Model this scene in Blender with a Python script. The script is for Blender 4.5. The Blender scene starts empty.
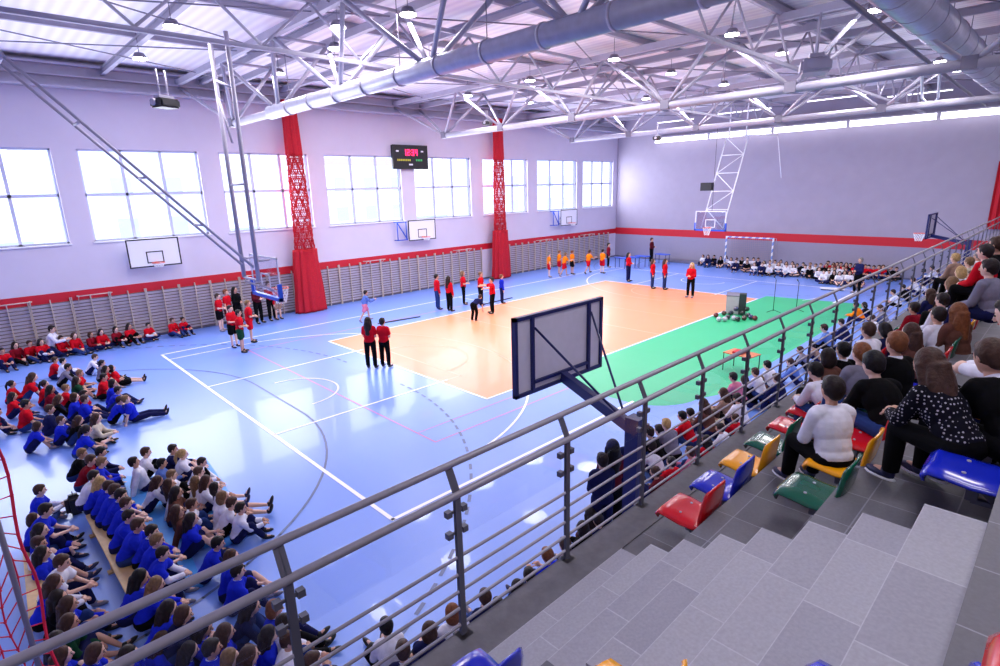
import bpy, bmesh, math, random
from mathutils import Vector, Matrix, Quaternion
random.seed(7)
V = Vector
PI = math.pi
scene = bpy.context.scene
COL = scene.collection

# ------------------------------------------------------------------ camera
CAM = V((-18.497, -15.0485, 5.5342)); YAW, PITCH, ROLL = 0.8094, 0.2543, -0.0266
FPX = 556.04
_f = V((math.cos(YAW)*math.cos(PITCH), math.sin(YAW)*math.cos(PITCH), -math.sin(PITCH)))
_r0 = V((math.sin(YAW), -math.cos(YAW), 0)); _u0 = _r0.cross(_f)
_r = _r0*math.cos(ROLL) + _u0*math.sin(ROLL); _u = -_r0*math.sin(ROLL) + _u0*math.cos(ROLL)
cd = bpy.data.cameras.new('camera'); cam = bpy.data.objects.new('camera', cd); COL.objects.link(cam)
cd.sensor_width = 36; cd.lens = FPX*36/1000; cd.clip_end = 300; cd.clip_start = .05
cam.matrix_world = Matrix(((_r.x, _u.x, -_f.x, CAM.x), (_r.y, _u.y, -_f.y, CAM.y), (_r.z, _u.z, -_f.z, CAM.z), (0, 0, 0, 1)))
scene.camera = cam
# survey helpers: the place was measured from the photograph
def ray(x, y): return _f + _r*((x-500)/FPX) - _u*((y-333)/FPX)
def onz(x, y, z=0.): d = ray(x, y); return CAM + d*((z-CAM.z)/d.z)
def ony(x, y, Y): d = ray(x, y); return CAM + d*((Y-CAM.y)/d.y)

# ------------------------------------------------------------------ materials
def nt(m): m.use_nodes = True; return m.node_tree, m.node_tree.nodes['Principled BSDF']
MATS = {}
def mat(name, col, rough=.6, metal=0., spec=.5, noise=0., nscale=8., bump=0., emis=None, es=0., coat=0., obcol=False):
    if name in MATS: return MATS[name]
    m = bpy.data.materials.new(name); t, b = nt(m); N = t.nodes; L = t.links
    b.inputs['Base Color'].default_value = (*col, 1); b.inputs['Roughness'].default_value = rough
    b.inputs['Metallic'].default_value = metal; b.inputs['Specular IOR Level'].default_value = spec
    b.inputs['Coat Weight'].default_value = coat
    if emis: b.inputs['Emission Color'].default_value = (*emis, 1); b.inputs['Emission Strength'].default_value = es
    src = None
    if obcol:
        oi = N.new('ShaderNodeObjectInfo'); src = oi.outputs['Color']; L.new(src, b.inputs['Base Color'])
    if noise or bump:
        tc = N.new('ShaderNodeTexCoord'); nz = N.new('ShaderNodeTexNoise'); nz.inputs['Scale'].default_value = nscale
        nz.inputs['Detail'].default_value = 5; L.new(tc.outputs['Object'], nz.inputs['Vector'])
        if noise:
            mr = N.new('ShaderNodeMapRange'); mr.inputs['From Min'].default_value = .3; mr.inputs['From Max'].default_value = .7
            mr.inputs['To Min'].default_value = 1-noise; mr.inputs['To Max'].default_value = 1+noise
            L.new(nz.outputs['Fac'], mr.inputs['Value'])
            mx = N.new('ShaderNodeVectorMath'); mx.operation = 'SCALE'
            if src: L.new(src, mx.inputs[0])
            else: mx.inputs[0].default_value = col
            L.new(mr.outputs['Result'], mx.inputs['Scale']); L.new(mx.outputs['Vector'], b.inputs['Base Color'])
        if bump:
            bp = N.new('ShaderNodeBump'); bp.inputs['Strength'].default_value = bump; bp.inputs['Distance'].default_value = .02
            L.new(nz.outputs['Fac'], bp.inputs['Height']); L.new(bp.outputs['Normal'], b.inputs['Normal'])
    MATS[name] = m; return m
def s2l(r, g, b):
    f = lambda c: ((c/255+.055)/1.055)**2.4 if c > 10 else c/255/12.92
    return (f(r), f(g), f(b))

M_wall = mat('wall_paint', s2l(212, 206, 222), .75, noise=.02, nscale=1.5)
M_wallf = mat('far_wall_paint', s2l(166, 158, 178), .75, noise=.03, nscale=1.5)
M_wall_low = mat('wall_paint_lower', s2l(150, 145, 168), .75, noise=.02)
M_red = mat('red_band_paint', s2l(196, 18, 40), .55)
M_frame = mat('window_frame', s2l(205, 210, 235), .4)
M_steel = mat('painted_steel', s2l(172, 168, 186), .55, metal=.1, noise=.05, nscale=3)
M_steel_d = mat('dark_steel', s2l(118, 114, 132), .5, metal=.2)
M_galv = mat('galvanised_duct', s2l(186, 186, 204), .38, metal=.3, noise=.08, nscale=6)
M_dark = mat('black_plastic', (.012, .012, .016), .45)
M_white = mat('white_paint', s2l(236, 236, 245), .45)
M_rail = mat('brushed_steel_rail', s2l(170, 166, 176), .4, metal=.35, noise=.06, nscale=20)
M_post = mat('grey_post_steel', s2l(92, 92, 106), .5, metal=.25)
M_navy = mat('navy_blue_steel', s2l(22, 28, 92), .45)
M_blue = mat('blue_steel', s2l(40, 90, 210), .4)
M_board = mat('board_back_panel', s2l(214, 210, 222), .55, noise=.03)
M_boardw = mat('board_white_face', s2l(238, 240, 248), .4)
M_hoop = mat('orange_rim', s2l(235, 90, 60), .4)
M_net = mat('white_cord', s2l(240, 240, 245), .8)
M_wood = mat('pale_wood', s2l(206, 192, 180), .5, noise=.08, nscale=10)
M_rung = mat('dark_wood_rung', s2l(116, 100, 100), .5, noise=.1, nscale=8)
M_wood2 = mat('bench_wood', s2l(214, 176, 120), .45, noise=.1, nscale=10)
M_mat = mat('blue_exercise_mat', s2l(70, 150, 225), .5, noise=.04)
M_curtain = mat('red_net_curtain', s2l(184, 8, 34), .8, noise=.15, nscale=20)
M_rednet = mat('red_cord', s2l(214, 16, 60), .7)
M_lamp = mat('lamp_glow', (1, 1, 1), .5, emis=(1, .98, 1), es=18)
M_orange = mat('orange_gym_floor', s2l(243, 148, 102), .38, noise=.025, nscale=.7, coat=.06)
M_green = mat('green_gym_floor', s2l(50, 180, 124), .42, noise=.03, nscale=.7, coat=.03)
M_bluefl = mat('blue_gym_floor', s2l(116, 152, 234), .32, noise=.03, nscale=.35, coat=.14)
M_line_w = mat('white_court_line', s2l(250, 250, 255), .4)
M_line_f = mat('faint_court_line', s2l(249, 178, 140), .4)
M_line_r = mat('rose_court_line', s2l(206, 130, 178), .4)
M_line_k = mat('grey_court_line', s2l(84, 100, 146), .4)

# tiled floors: brick texture in world metres
def tile_mat(name, c1, c2, mortar, sx, sy, off=.5, loc=0.):
    m = bpy.data.materials.new(name); t, b = nt(m); N = t.nodes; L = t.links
    tc = N.new('ShaderNodeTexCoord'); br = N.new('ShaderNodeTexBrick')
    br.inputs['Color1'].default_value = (*c1, 1); br.inputs['Color2'].default_value = (*c2, 1); br.inputs['Mortar'].default_value = (*mortar, 1)
    br.inputs['Scale'].default_value = 1; br.inputs['Mortar Size'].default_value = .004; br.inputs['Brick Width'].default_value = sx
    br.inputs['Row Height'].default_value = sy; br.offset = off; br.inputs['Bias'].default_value = 0
    mp = N.new('ShaderNodeMapping'); mp.inputs['Location'].default_value = (0, loc, 0)
    L.new(tc.outputs['Object'], mp.inputs['Vector'])
    L.new(mp.outputs['Vector'], br.inputs['Vector'])
    nz = N.new('ShaderNodeTexNoise'); nz.inputs['Scale'].default_value = 60; L.new(tc.outputs['Object'], nz.inputs['Vector'])
    mr = N.new('ShaderNodeMapRange'); mr.inputs['To Min'].default_value = .82; mr.inputs['To Max'].default_value = 1.18; L.new(nz.outputs['Fac'], mr.inputs['Value'])
    mx = N.new('ShaderNodeVectorMath'); mx.operation = 'SCALE'; L.new(br.outputs['Color'], mx.inputs[0]); L.new(mr.outputs['Result'], mx.inputs['Scale'])
    L.new(mx.outputs['Vector'], b.inputs['Base Color']); b.inputs['Roughness'].default_value = .55
    MATS[name] = m; return m
M_tile_l = tile_mat('light_stair_tile', s2l(164, 163, 174), s2l(150, 149, 162), s2l(180, 179, 190), .6, .249, .5, 12.974)
M_tile_d = tile_mat('dark_terrace_tile', s2l(112, 111, 120), s2l(98, 97, 106), s2l(140, 140, 150), .4, .4, 0)
M_conc = mat('dark_concrete_kerb', s2l(100, 98, 106), .7, noise=.12, nscale=14, bump=.2)

# roof deck: trapezoidal sheet, ribs running across the hall
m = bpy.data.materials.new('roof_sheet'); t, b = nt(m); N = t.nodes; L = t.links
tc = N.new('ShaderNodeTexCoord'); wv = N.new('ShaderNodeTexWave'); wv.bands_direction = 'X'; wv.inputs['Scale'].default_value = 1.0
L.new(tc.outputs['Object'], wv.inputs['Vector'])
cr = N.new('ShaderNodeValToRGB'); cr.color_ramp.elements[0].color = (*s2l(232, 226, 240), 1); cr.color_ramp.elements[1].color = (*s2l(246, 242, 250), 1)
L.new(wv.outputs['Fac'], cr.inputs['Fac']); L.new(cr.outputs['Color'], b.inputs['Base Color']); b.inputs['Roughness'].default_value = .6
M_roof = m

# glass that lets the daylight through
def glass_mat(name, tint, refl):
    m = bpy.data.materials.new(name); m.use_nodes = True; t = m.node_tree; N = t.nodes; L = t.links
    N.clear(); out = N.new('ShaderNodeOutputMaterial'); mix = N.new('ShaderNodeMixShader'); tr = N.new('ShaderNodeBsdfTransparent'); gl = N.new('ShaderNodeBsdfGlossy')
    tr.inputs['Color'].default_value = (*tint, 1); gl.inputs['Roughness'].default_value = .02; gl.inputs['Color'].default_value = (.9, .9, 1, 1)
    mix.inputs['Fac'].default_value = refl; L.new(tr.outputs[0], mix.inputs[1]); L.new(gl.outputs[0], mix.inputs[2]); L.new(mix.outputs[0], out.inputs['Surface'])
    MATS[name] = m; return m
M_glass = glass_mat('clear_window_glass', (.96, .97, 1), .05)
M_acryl = glass_mat('clear_board_acrylic', (.86, .88, .95), .10)
M_railglass = glass_mat('clear_railing_glass', (.95, .97, 1), .035)

# people: colours come from each object's own colour
M_skin = mat('skin', (1, 1, 1), .55, obcol=True)
M_cloth = mat('cloth', (1, 1, 1), .9, spec=.12, obcol=True, noise=.14, nscale=9, bump=.35)
M_hair = mat('hair', (1, 1, 1), .55, spec=.25, obcol=True, noise=.3, nscale=30, bump=.5)
M_shoe = mat('shoe', (1, 1, 1), .5, obcol=True)
M_plastic = mat('glossy_seat_plastic', (1, 1, 1), .22, obcol=True, coat=.4)
M_eye = mat('dark_eye', (.01, .008, .008), .2)
M_lip = mat('lip', s2l(170, 84, 84), .5)
# polka dot blouse
m = bpy.data.materials.new('polka_dot_cloth'); t, b = nt(m); N = t.nodes; L = t.links
tc = N.new('ShaderNodeTexCoord'); vo = N.new('ShaderNodeTexVoronoi'); vo.inputs['Scale'].default_value = 36; vo.inputs['Randomness'].default_value = .3
L.new(tc.outputs['Object'], vo.inputs['Vector'])
lt = N.new('ShaderNodeMath'); lt.operation = 'LESS_THAN'; lt.inputs[1].default_value = .27; L.new(vo.outputs['Distance'], lt.inputs[0])
mx = N.new('ShaderNodeMix'); mx.data_type = 'RGBA'; mx.inputs['A'].default_value = (.006, .006, .012, 1); mx.inputs['B'].default_value = (.4, .38, .44, 1)
L.new(lt.outputs[0], mx.inputs['Factor']); L.new(mx.outputs['Result'], b.inputs['Base Color']); b.inputs['Roughness'].default_value = .9; b.inputs['Specular IOR Level'].default_value = .1
M_polka = m

# ------------------------------------------------------------------ mesh helpers
def bx(bm, x0, x1, y0, y1, z0, z1, mi=0):
    vs = [bm.verts.new(p) for p in ((x0,y0,z0),(x1,y0,z0),(x1,y1,z0),(x0,y1,z0),(x0,y0,z1),(x1,y0,z1),(x1,y1,z1),(x0,y1,z1))]
    for q in ((0,3,2,1),(4,5,6,7),(0,1,5,4),(1,2,6,5),(2,3,7,6),(3,0,4,7)):
        f = bm.faces.new([vs[i] for i in q]); f.material_index = mi
def tube(bm, a, b, r, r2=None, n=8, mi=0, caps=True):
    a = V(a); b = V(b); r2 = r if r2 is None else r2; d = b-a
    if d.length < 1e-6: return
    q = d.to_track_quat('Z', 'Y'); A = []; B = []
    for i in range(n):
        c = V((math.cos(2*PI*i/n), math.sin(2*PI*i/n), 0)); A.append(bm.verts.new(a + q @ (c*r))); B.append(bm.verts.new(b + q @ (c*r2)))
    for i in range(n):
        j = (i+1) % n; f = bm.faces.new((A[i], A[j], B[j], B[i])); f.material_index = mi; f.smooth = n > 5
    if caps:
        f = bm.faces.new(A[::-1]); f.material_index = mi; f = bm.faces.new(B); f.material_index = mi
def beam(bm, a, b, w, h, up=(0,0,1), mi=0):
    a = V(a); b = V(b); d = (b-a).normalized(); s = d.cross(V(up)).normalized(); u = s.cross(d)
    vs = []
    for p in (a, b):
        for i, j in ((-1,-1),(1,-1),(1,1),(-1,1)): vs.append(bm.verts.new(p + s*(w/2*i) + u*(h/2*j)))
    for q in ((3,2,1,0),(4,5,6,7),(0,1,5,4),(1,2,6,5),(2,3,7,6),(3,0,4,7)):
        f = bm.faces.new([vs[i] for i in q]); f.material_index = mi
def ibeam(bm, a, b, w, h, t=.02):
    a = V(a); b = V(b); o = V((0,0,h/2))
    beam(bm, a+o, b+o, w, t); beam(bm, a-o, b-o, w, t); beam(bm, a, b, t, h)
def ball(bm, c, r, seg=12, ring=8, mi=0, rot=None):
    c = V(c); r = V(r) if not isinstance(r, (int, float)) else V((r, r, r)); rows = []
    R = rot if rot else Matrix.Identity(3)
    for i in range(ring+1):
        th = PI*i/ring
        if i in (0, ring): rows.append([bm.verts.new(c + R @ V((0, 0, r.z*math.cos(th))))]); continue
        rows.append([bm.verts.new(c + R @ V((r.x*math.sin(th)*math.cos(2*PI*k/seg), r.y*math.sin(th)*math.sin(2*PI*k/seg), r.z*math.cos(th)))) for k in range(seg)])
    for i in range(ring):
        a = rows[i]; b = rows[i+1]
        for k in range(seg):
            j = (k+1) % seg
            if len(a) == 1: f = bm.faces.new((a[0], b[k], b[j]))
            elif len(b) == 1: f = bm.faces.new((a[k], b[0], a[j]))
            else: f = bm.faces.new((a[k], b[k], b[j], a[j]))
            f.material_index = mi; f.smooth = True
def ring(bm, c, R, r, seg=24, n=6, axis='Z', a0=0, a1=2*PI):
    c = V(c); rows = []; full = abs(a1-a0-2*PI) < 1e-4; cnt = seg if full else seg+1
    for i in range(cnt):
        a = a0+(a1-a0)*i/seg; row = []
        for k in range(n):
            b = 2*PI*k/n; p = V(((R+r*math.cos(b))*math.cos(a), (R+r*math.cos(b))*math.sin(a), r*math.sin(b)))
            if axis == 'Y': p = V((p.x, p.z, p.y))
            if axis == 'X': p = V((p.z, p.x, p.y))
            row.append(bm.verts.new(c+p))
        rows.append(row)
    for i in range(seg):
        a = rows[i]; b = rows[(i+1) % cnt]
        for k in range(n): f = bm.faces.new((a[k], b[k], b[(k+1) % n], a[(k+1) % n])); f.smooth = True
def mesh(name, bm, *mats):
    me = bpy.data.meshes.new(name); bmesh.ops.recalc_face_normals(bm, faces=bm.faces[:]); bm.to_mesh(me); bm.free()
    for m in mats: me.materials.append(m)
    return me
def link(name, me, parent=None, loc=(0,0,0), rot=(0,0,0), color=None):
    o = bpy.data.objects.new(name, me); COL.objects.link(o); o.location = loc; o.rotation_euler = rot
    if parent: o.parent = parent
    if color: o.color = (*color, 1)
    return o
def obj(name, bm, m, parent=None, loc=(0,0,0), rot=(0,0,0), color=None):
    ms = m if isinstance(m, (list, tuple)) else [m]
    return link(name, mesh(name, bm, *ms), parent, loc, rot, color)
def tag(o, label, cat, group=None, kind=None):
    o['label'] = label; o['category'] = cat
    if group: o['group'] = group
    if kind: o['kind'] = kind
    return o
def thing(name, label, cat, loc=(0,0,0), rz=0, group=None, scale=1):
    o = bpy.data.objects.new(name, None); COL.objects.link(o); o.location = loc; o.rotation_euler = (0,0,rz); o.scale = (scale,)*3; o.empty_display_size = .1
    return tag(o, label, cat, group)
def struct(name, bm, m, parent=None, label=None):
    o = obj(name, bm, m, parent)
    if not parent: o['kind'] = 'structure'
    if label: o['label'] = label
    return o
def dup(root, loc, rz=0, label=None, group=None, scale=None):
    r = root.copy(); COL.objects.link(r); r.location = loc; r.rotation_euler = (0,0,rz)
    if scale: r.scale = (scale,)*3
    if label: r['label'] = label
    if group: r['group'] = group
    for ch in list(root.children):
        c = ch.copy(); COL.objects.link(c); c.parent = r
        for g in ch.children:
            d = g.copy(); COL.objects.link(d); d.parent = c
    return r
def nb(): return bmesh.new()
ORD = ['first','second','third','fourth','fifth','sixth','seventh','eighth','ninth','tenth','eleventh','twelfth','thirteenth','fourteenth','fifteenth','sixteenth','seventeenth','eighteenth','nineteenth','twentieth','twenty-first','twenty-second','twenty-third','twenty-fourth','twenty-fifth','twenty-sixth','twenty-seventh','twenty-eighth','twenty-ninth','thirtieth','thirty-first','thirty-second','thirty-third','thirty-fourth','thirty-fifth','thirty-sixth','thirty-seventh','thirty-eighth','thirty-ninth','fortieth']
# ------------------------------------------------------------------ hall shell
YW, XF, XN, YB, ZR = 10.95, 19.3, -23.0, -19.0, 10.3
WIN = [(-19.75,-15.55),(-14.8,-10.72),(-9.9,-5.95),(-5.12,-.75),(.12,4.2),(5.17,9.15),(10.1,14.32),(15.02,18.75)]
ZW0, ZW1 = 3.97, 7.33

bm = nb(); v = [bm.verts.new(p) for p in ((XN,YB,0),(XF,YB,0),(XF,YW,0),(XN,YW,0))]; bm.faces.new(v)
floor = struct('floor', bm, M_bluefl, label='glossy pale blue sports hall floor')
def flat(name, polys, z, m):
    bm = nb()
    for p in polys: bm.faces.new([bm.verts.new((a, b, z)) for a, b in p])
    return obj(name, bm, m, floor)
flat('orange_court', [[(-9,-4.5),(9,-4.5),(9,4.5),(-9,4.5)]], .003, M_orange)
gp = [(-6.7,-4.56),(9.9,-4.56),(10.6,-8.75),(-4.6,-8.9)] + [(-5.2-1.45*math.sin(a), -7.3-1.35*math.cos(a)) for a in [i*PI/2/8 for i in range(9)]]
flat('green_court', [gp], .003, M_green)
def seg(pts, w, closed=False):
    out = []
    P = [V((a, b, 0)) for a, b in pts]; n = len(P)
    for i in range(n if closed else n-1):
        A = P[i]; B = P[(i+1) % n]; m = max(1, int((B-A).length/.5)); d = (B-A).normalized()*w/2; s = V((-d.y, d.x, 0))
        for k in range(m):
            a = A.lerp(B, k/m)-(d*.6 if k == 0 else d*0); b = A.lerp(B, (k+1)/m)+(d*.6 if k == m-1 else d*0)
            out.append([(p.x, p.y) for p in (a-s, b-s, b+s, a+s)])
    return out
def arc(cx, cy, r, a0, a1, n=40): return [(cx+r*math.cos(a0+(a1-a0)*i/n), cy+r*math.sin(a0+(a1-a0)*i/n)) for i in range(n+1)]
W = .06; Lw = []
Lw += seg([(-14,-7.5),(14,-7.5),(14,7.5),(-14,7.5)], .08, True)
Lw += seg([(0,-7.5),(0,7.5)], W)
Lw += seg([(-9,-4.5),(9,-4.5),(9,4.5),(-9,4.5)], W, True)
Lw += seg([(-3,-4.5),(-3,4.5)], .04) + seg([(3,-4.5),(3,4.5)], .04)
for s in (-1, 1):
    x0 = 14*s; a = math.acos((6.6)/6.75)
    Lw += seg([(x0,6.6),(s*(14-1.575-1.4),6.6)], W) + seg([(x0,-6.6),(s*(14-1.575-1.4),-6.6)], W)
    pts = [(s*(14-1.575)-s*6.75*math.sin(t), 6.75*math.cos(t)) for t in [a*.98+(PI-2*a*.98)*i/60 for i in range(61)]]
    Lw += seg(pts, W)
    Lw += seg([(x0,2.45),(s*8.2,2.45),(s*8.2,-2.45),(x0,-2.45)], W)
    Lw += seg([(s*8.2-s*1.8*math.cos(t), 1.8*math.sin(t)) for t in [-PI/2+PI*i/30 for i in range(31)]], W)
    Lw += seg([(s*12.43-s*1.25*math.cos(t), 1.25*math.sin(t)) for t in [-PI/2+PI*i/30 for i in range(31)]], W)
cen = lambda q: (sum(p[0] for p in q)/4, sum(p[1] for p in q)/4)
on_or = lambda q: abs(cen(q)[0]) < 8.9 and abs(cen(q)[1]) < 4.4
on_gr = lambda q: -6.6 < cen(q)[0] < 10 and -8.8 < cen(q)[1] < -4.6
flat('white_lines', [q for q in Lw if not on_or(q) and not on_gr(q)], .006, M_line_w)
flat('faint_lines', [q for q in Lw if on_or(q)], .006, M_line_f)
Lr = seg([(-11.6,-5.6),(-.6,-5.6),(-.6,5.6),(-11.6,5.6)], .04, True) + seg([(-11.6,-4.9),(8,-4.9)], .03)
flat('rose_lines', [q for q in Lr if not on_gr(q) and not on_or(q)], .005, M_line_r)
Lk = []
for s in (-1, 1):
    g = s*18.9
    Lk += seg([(g-s*6*math.cos(t), 1.5+6*math.sin(t)) for t in [PI/2*i/24 for i in range(25)]] , .05)
    Lk += seg([(g-s*6, 1.5),(g-s*6,-1.5)], .05)
    Lk += seg([(g-s*6*math.cos(t), -1.5-6*math.sin(t)) for t in [PI/2*i/24 for i in range(25)]], .05)
    dd = [(g-s*9*math.cos(t), math.copysign(1.5, t)+9*math.sin(t)) for t in [-PI/2*.86+PI*.86*i/120 for i in range(121)]]
    for i in range(0, 120, 2): Lk += seg(dd[i:i+2], .06)
flat('grey_lines', [q for q in Lk if not on_gr(q) and not on_or(q)], .0055, M_line_k)

def cells(bm, lo, hi, z0, z1, holes, put):
    xs = sorted({lo, hi, *[a for h in holes for a in h]})
    for a, b in zip(xs, xs[1:]):
        mid = (a+b)/2
        if any(h[0] < mid < h[1] for h in holes): put(a, b, z0, ZW0); put(a, b, ZW1, z1)
        else: put(a, b, z0, z1)
bm = nb(); cells(bm, XN, XF+.3, 0, ZR+.3, WIN, lambda a, b, c, d: bx(bm, a, b, YW, YW+.35, c, d))
struct('wall_window_side', bm, M_wall, label='pale lilac wall pierced by a row of tall windows')
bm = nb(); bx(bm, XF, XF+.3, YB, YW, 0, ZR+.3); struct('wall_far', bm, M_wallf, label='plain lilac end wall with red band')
bm = nb(); bx(bm, XN-.3, XN, YB, YW, 0, ZR+.3); struct('wall_near', bm, M_wall)
bm = nb(); bx(bm, XN, XF, YB-.3, YB, 0, ZR+.3); struct('wall_stands_side', bm, M_wall)
bm = nb(); bx(bm, XN, XF, YW-.012, YW, 1.86, 2.22); struct('trim_1', bm, M_red, label='red painted band along the window wall')
bm = nb(); bx(bm, XF-.012, XF, YB, YW-.012, 1.80, 2.30); struct('trim_2', bm, M_red, label='red painted band across the end wall')
bm = nb(); bx(bm, XN, XF, YW-.01, YW, 0, 1.86); struct('trim_3', bm, M_wall)
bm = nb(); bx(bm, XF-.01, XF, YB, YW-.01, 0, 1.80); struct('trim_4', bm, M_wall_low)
bm = nb(); bx(bm, XN, XF, YB, YW, ZR, ZR+.12); struct('ceiling', bm, M_roof, label='lilac white profiled sheet roof')
bm = nb(); bx(bm, XN, XF, YW-.03, YW-.012, 0, .1); struct('baseboard_window_side', bm, M_steel_d)
bm = nb(); bx(bm, XF-.03, XF-.012, YB, YW, 0, .1); struct('baseboard_far', bm, M_steel_d)
# sills, frames and panes
for i, (a, b) in enumerate(WIN):
    fr = nb(); y = YW+.1; t = .07
    bx(fr, a, a+t, y, y+.08, ZW0, ZW1); bx(fr, b-t, b, y, y+.08, ZW0, ZW1); bx(fr, a, b, y, y+.08, ZW0, ZW0+t); bx(fr, a, b, y, y+.08, ZW1-t, ZW1)
    for k in (1, 2): xm = a+(b-a)*k/3; bx(fr, xm-.05, xm+.05, y, y+.08, ZW0, ZW1)
    bx(fr, a, b, y, y+.08, 5.64, 5.75)
    w = struct(f'window_{i+1}', fr, M_frame)
    g = nb(); bx(g, a, b, y+.035, y+.045, ZW0, ZW1); obj('pane', g, M_glass, w)
    s = nb(); bx(s, a-.05, b+.05, YW-.07, YW+.1, ZW0-.05, ZW0); obj('window_sill', s, M_white, w)
# outside: pale blocks beyond the glass, daylight glare put in as emission
M_out = mat('glare_facade', s2l(205, 218, 240), .9, emis=s2l(225, 235, 252), es=1.05)
M_outw = mat('glare_facade_window', s2l(150, 168, 205), .5, emis=s2l(214, 220, 236), es=1.0)
M_outr = mat('glare_roof', s2l(170, 150, 170), .9, emis=s2l(214, 212, 232), es=1.0)
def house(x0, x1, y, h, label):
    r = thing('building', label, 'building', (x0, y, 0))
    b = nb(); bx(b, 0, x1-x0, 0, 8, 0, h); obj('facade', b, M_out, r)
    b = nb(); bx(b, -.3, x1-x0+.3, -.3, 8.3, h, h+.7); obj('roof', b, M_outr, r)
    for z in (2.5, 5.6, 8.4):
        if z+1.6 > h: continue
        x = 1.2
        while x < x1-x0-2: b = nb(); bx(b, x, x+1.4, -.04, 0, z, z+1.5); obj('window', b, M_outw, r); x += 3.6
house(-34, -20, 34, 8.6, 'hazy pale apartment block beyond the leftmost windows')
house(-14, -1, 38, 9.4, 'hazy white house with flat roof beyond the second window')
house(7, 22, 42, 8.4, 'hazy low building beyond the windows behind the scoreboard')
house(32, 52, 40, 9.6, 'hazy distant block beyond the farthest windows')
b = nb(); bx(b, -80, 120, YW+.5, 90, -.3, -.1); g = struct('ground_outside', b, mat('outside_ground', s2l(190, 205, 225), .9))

# ------------------------------------------------------------------ roof steel
TX = [-20.3, -10.3, -.3, 9.7]
for k, x in enumerate(TX):
    zb = 8.26 if k == 3 else 8.12
    lab = ['nearest', 'second nearest', 'middle', 'farthest'][k]
    r = thing('roof_truss', f'grey steel triangular roof truss across the hall, {lab} of the row', 'truss', (x, 0, 0), group='roof trusses')
    b = nb()
    for s in (-.85, .85): beam(b, (s, YW, 9.85), (s, YB, 9.85), .16, .2)
    obj('top_chord', b, M_steel, r)
    b = nb(); tube(b, (0, 7.6, zb), (0, -16.5, zb), .13, n=10); obj('bottom_chord', b, M_steel, r)
    b = nb(); y = YW-.2; tgt = 7.6; up = [YW-.2]; n = 6; step = (7.6+16.5)/n
    lows = [7.6-step*i for i in range(n+1)]; highs = [YW-.1]+[7.6-step*(i+.5) for i in range(n)]+[-18.6]
    for i, yl in enumerate(lows):
        for s in (-.85, .85):
            tube(b, (0, yl, zb), (s, highs[i], 9.8), .06, n=6); tube(b, (0, yl, zb), (s, highs[i+1], 9.8), .06, n=6)
    for i, yh in enumerate(highs): tube(b, (-.85, yh, 9.8), (.85, yh, 9.8), .045, n=6)
    obj('web_bracing', b, M_steel, r)
    for yl in lows: b = nb(); bx(b, -.14, .14, yl-.16, yl+.16, zb-.12, zb+.18); obj('node_plate', b, M_steel_d, r)
# purlins (I-beams along the hall)
for k, y in enumerate([5.2, .7, -3.7, -8.2, -12.7]):
    b = nb(); ibeam(b, (XN, y, 10.18), (XF, y, 10.18), .12, .18)
    tag(obj('roof_purlin', b, M_steel ), f'grey I-beam purlin under the roof, {ORD[k]} from the window wall', 'beam', 'roof purlins')
for k, x in enumerate([-16.95, -13.6, -10.3, -7.0, -3.65, -.3, 3.0, 6.35, 9.7, 13.0, 16.35]):
    b = nb(); ibeam(b, (x, YW-.1, 9.98), (x, YB, 9.98), .15, .2)
    tag(obj('roof_beam', b, M_steel), f'grey I-beam crossing the hall under the sheet roof, {ORD[k]} from the near end', 'beam', 'roof beams')
# eave box beam along the window wall
b = nb(); bx(b, XN, XF, YW-.35, YW-.02, 9.35, 10.2); bx(b, XN, XF, YW-.6, YW-.35, 9.35, 9.42); bx(b, XN, XF, YW-.6, YW-.35, 10.05, 10.12); bx(b, XN, XF, YW-.5, YW-.35, 9.7, 9.76)
tag(obj('eave_beam', b, M_steel), 'long grey box beam where the window wall meets the roof', 'beam')
# lattice girders along the hall
for k, y in enumerate([-1.4, -8.3]):
    r = thing('lattice_girder', ['grey lattice girder along the middle of the roof', 'grey lattice girder above the stands side'][k], 'girder', (0, y, 0), group='lattice girders')
    b = nb(); beam(b, (XN, 0, 9.95), (XF, 0, 9.95), .1, .1); obj('top_chord', b, M_steel, r)
    b = nb(); beam(b, (XN, 0, 8.75), (XF, 0, 8.75), .09, .09); obj('bottom_chord', b, M_steel, r)
    b = nb(); x = XN+.3; s = 0
    while x < XF-1.3:
        tube(b, (x, 0, 9.9 if s else 8.8), (x+1.25, 0, 8.8 if s else 9.9), .035, n=6); x += 1.25; s ^= 1
    obj('web_bracing', b, M_steel, r)
# wind bracing rods
b = nb()
for x in TX:
    for y in (8.5, 3.5, -1.5, -6.5, -11.5):
        tube(b, (x, y, 9.84), (min(x+10, XF-.2), y-5, 9.84), .02, n=5); tube(b, (x, y-5, 9.84), (min(x+10, XF-.2), y, 9.84), .02, n=5)
tag(obj('bracing_rods', b, M_steel_d), 'thin diagonal steel bracing rods crossing under the roof sheet', 'bracing')
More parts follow.
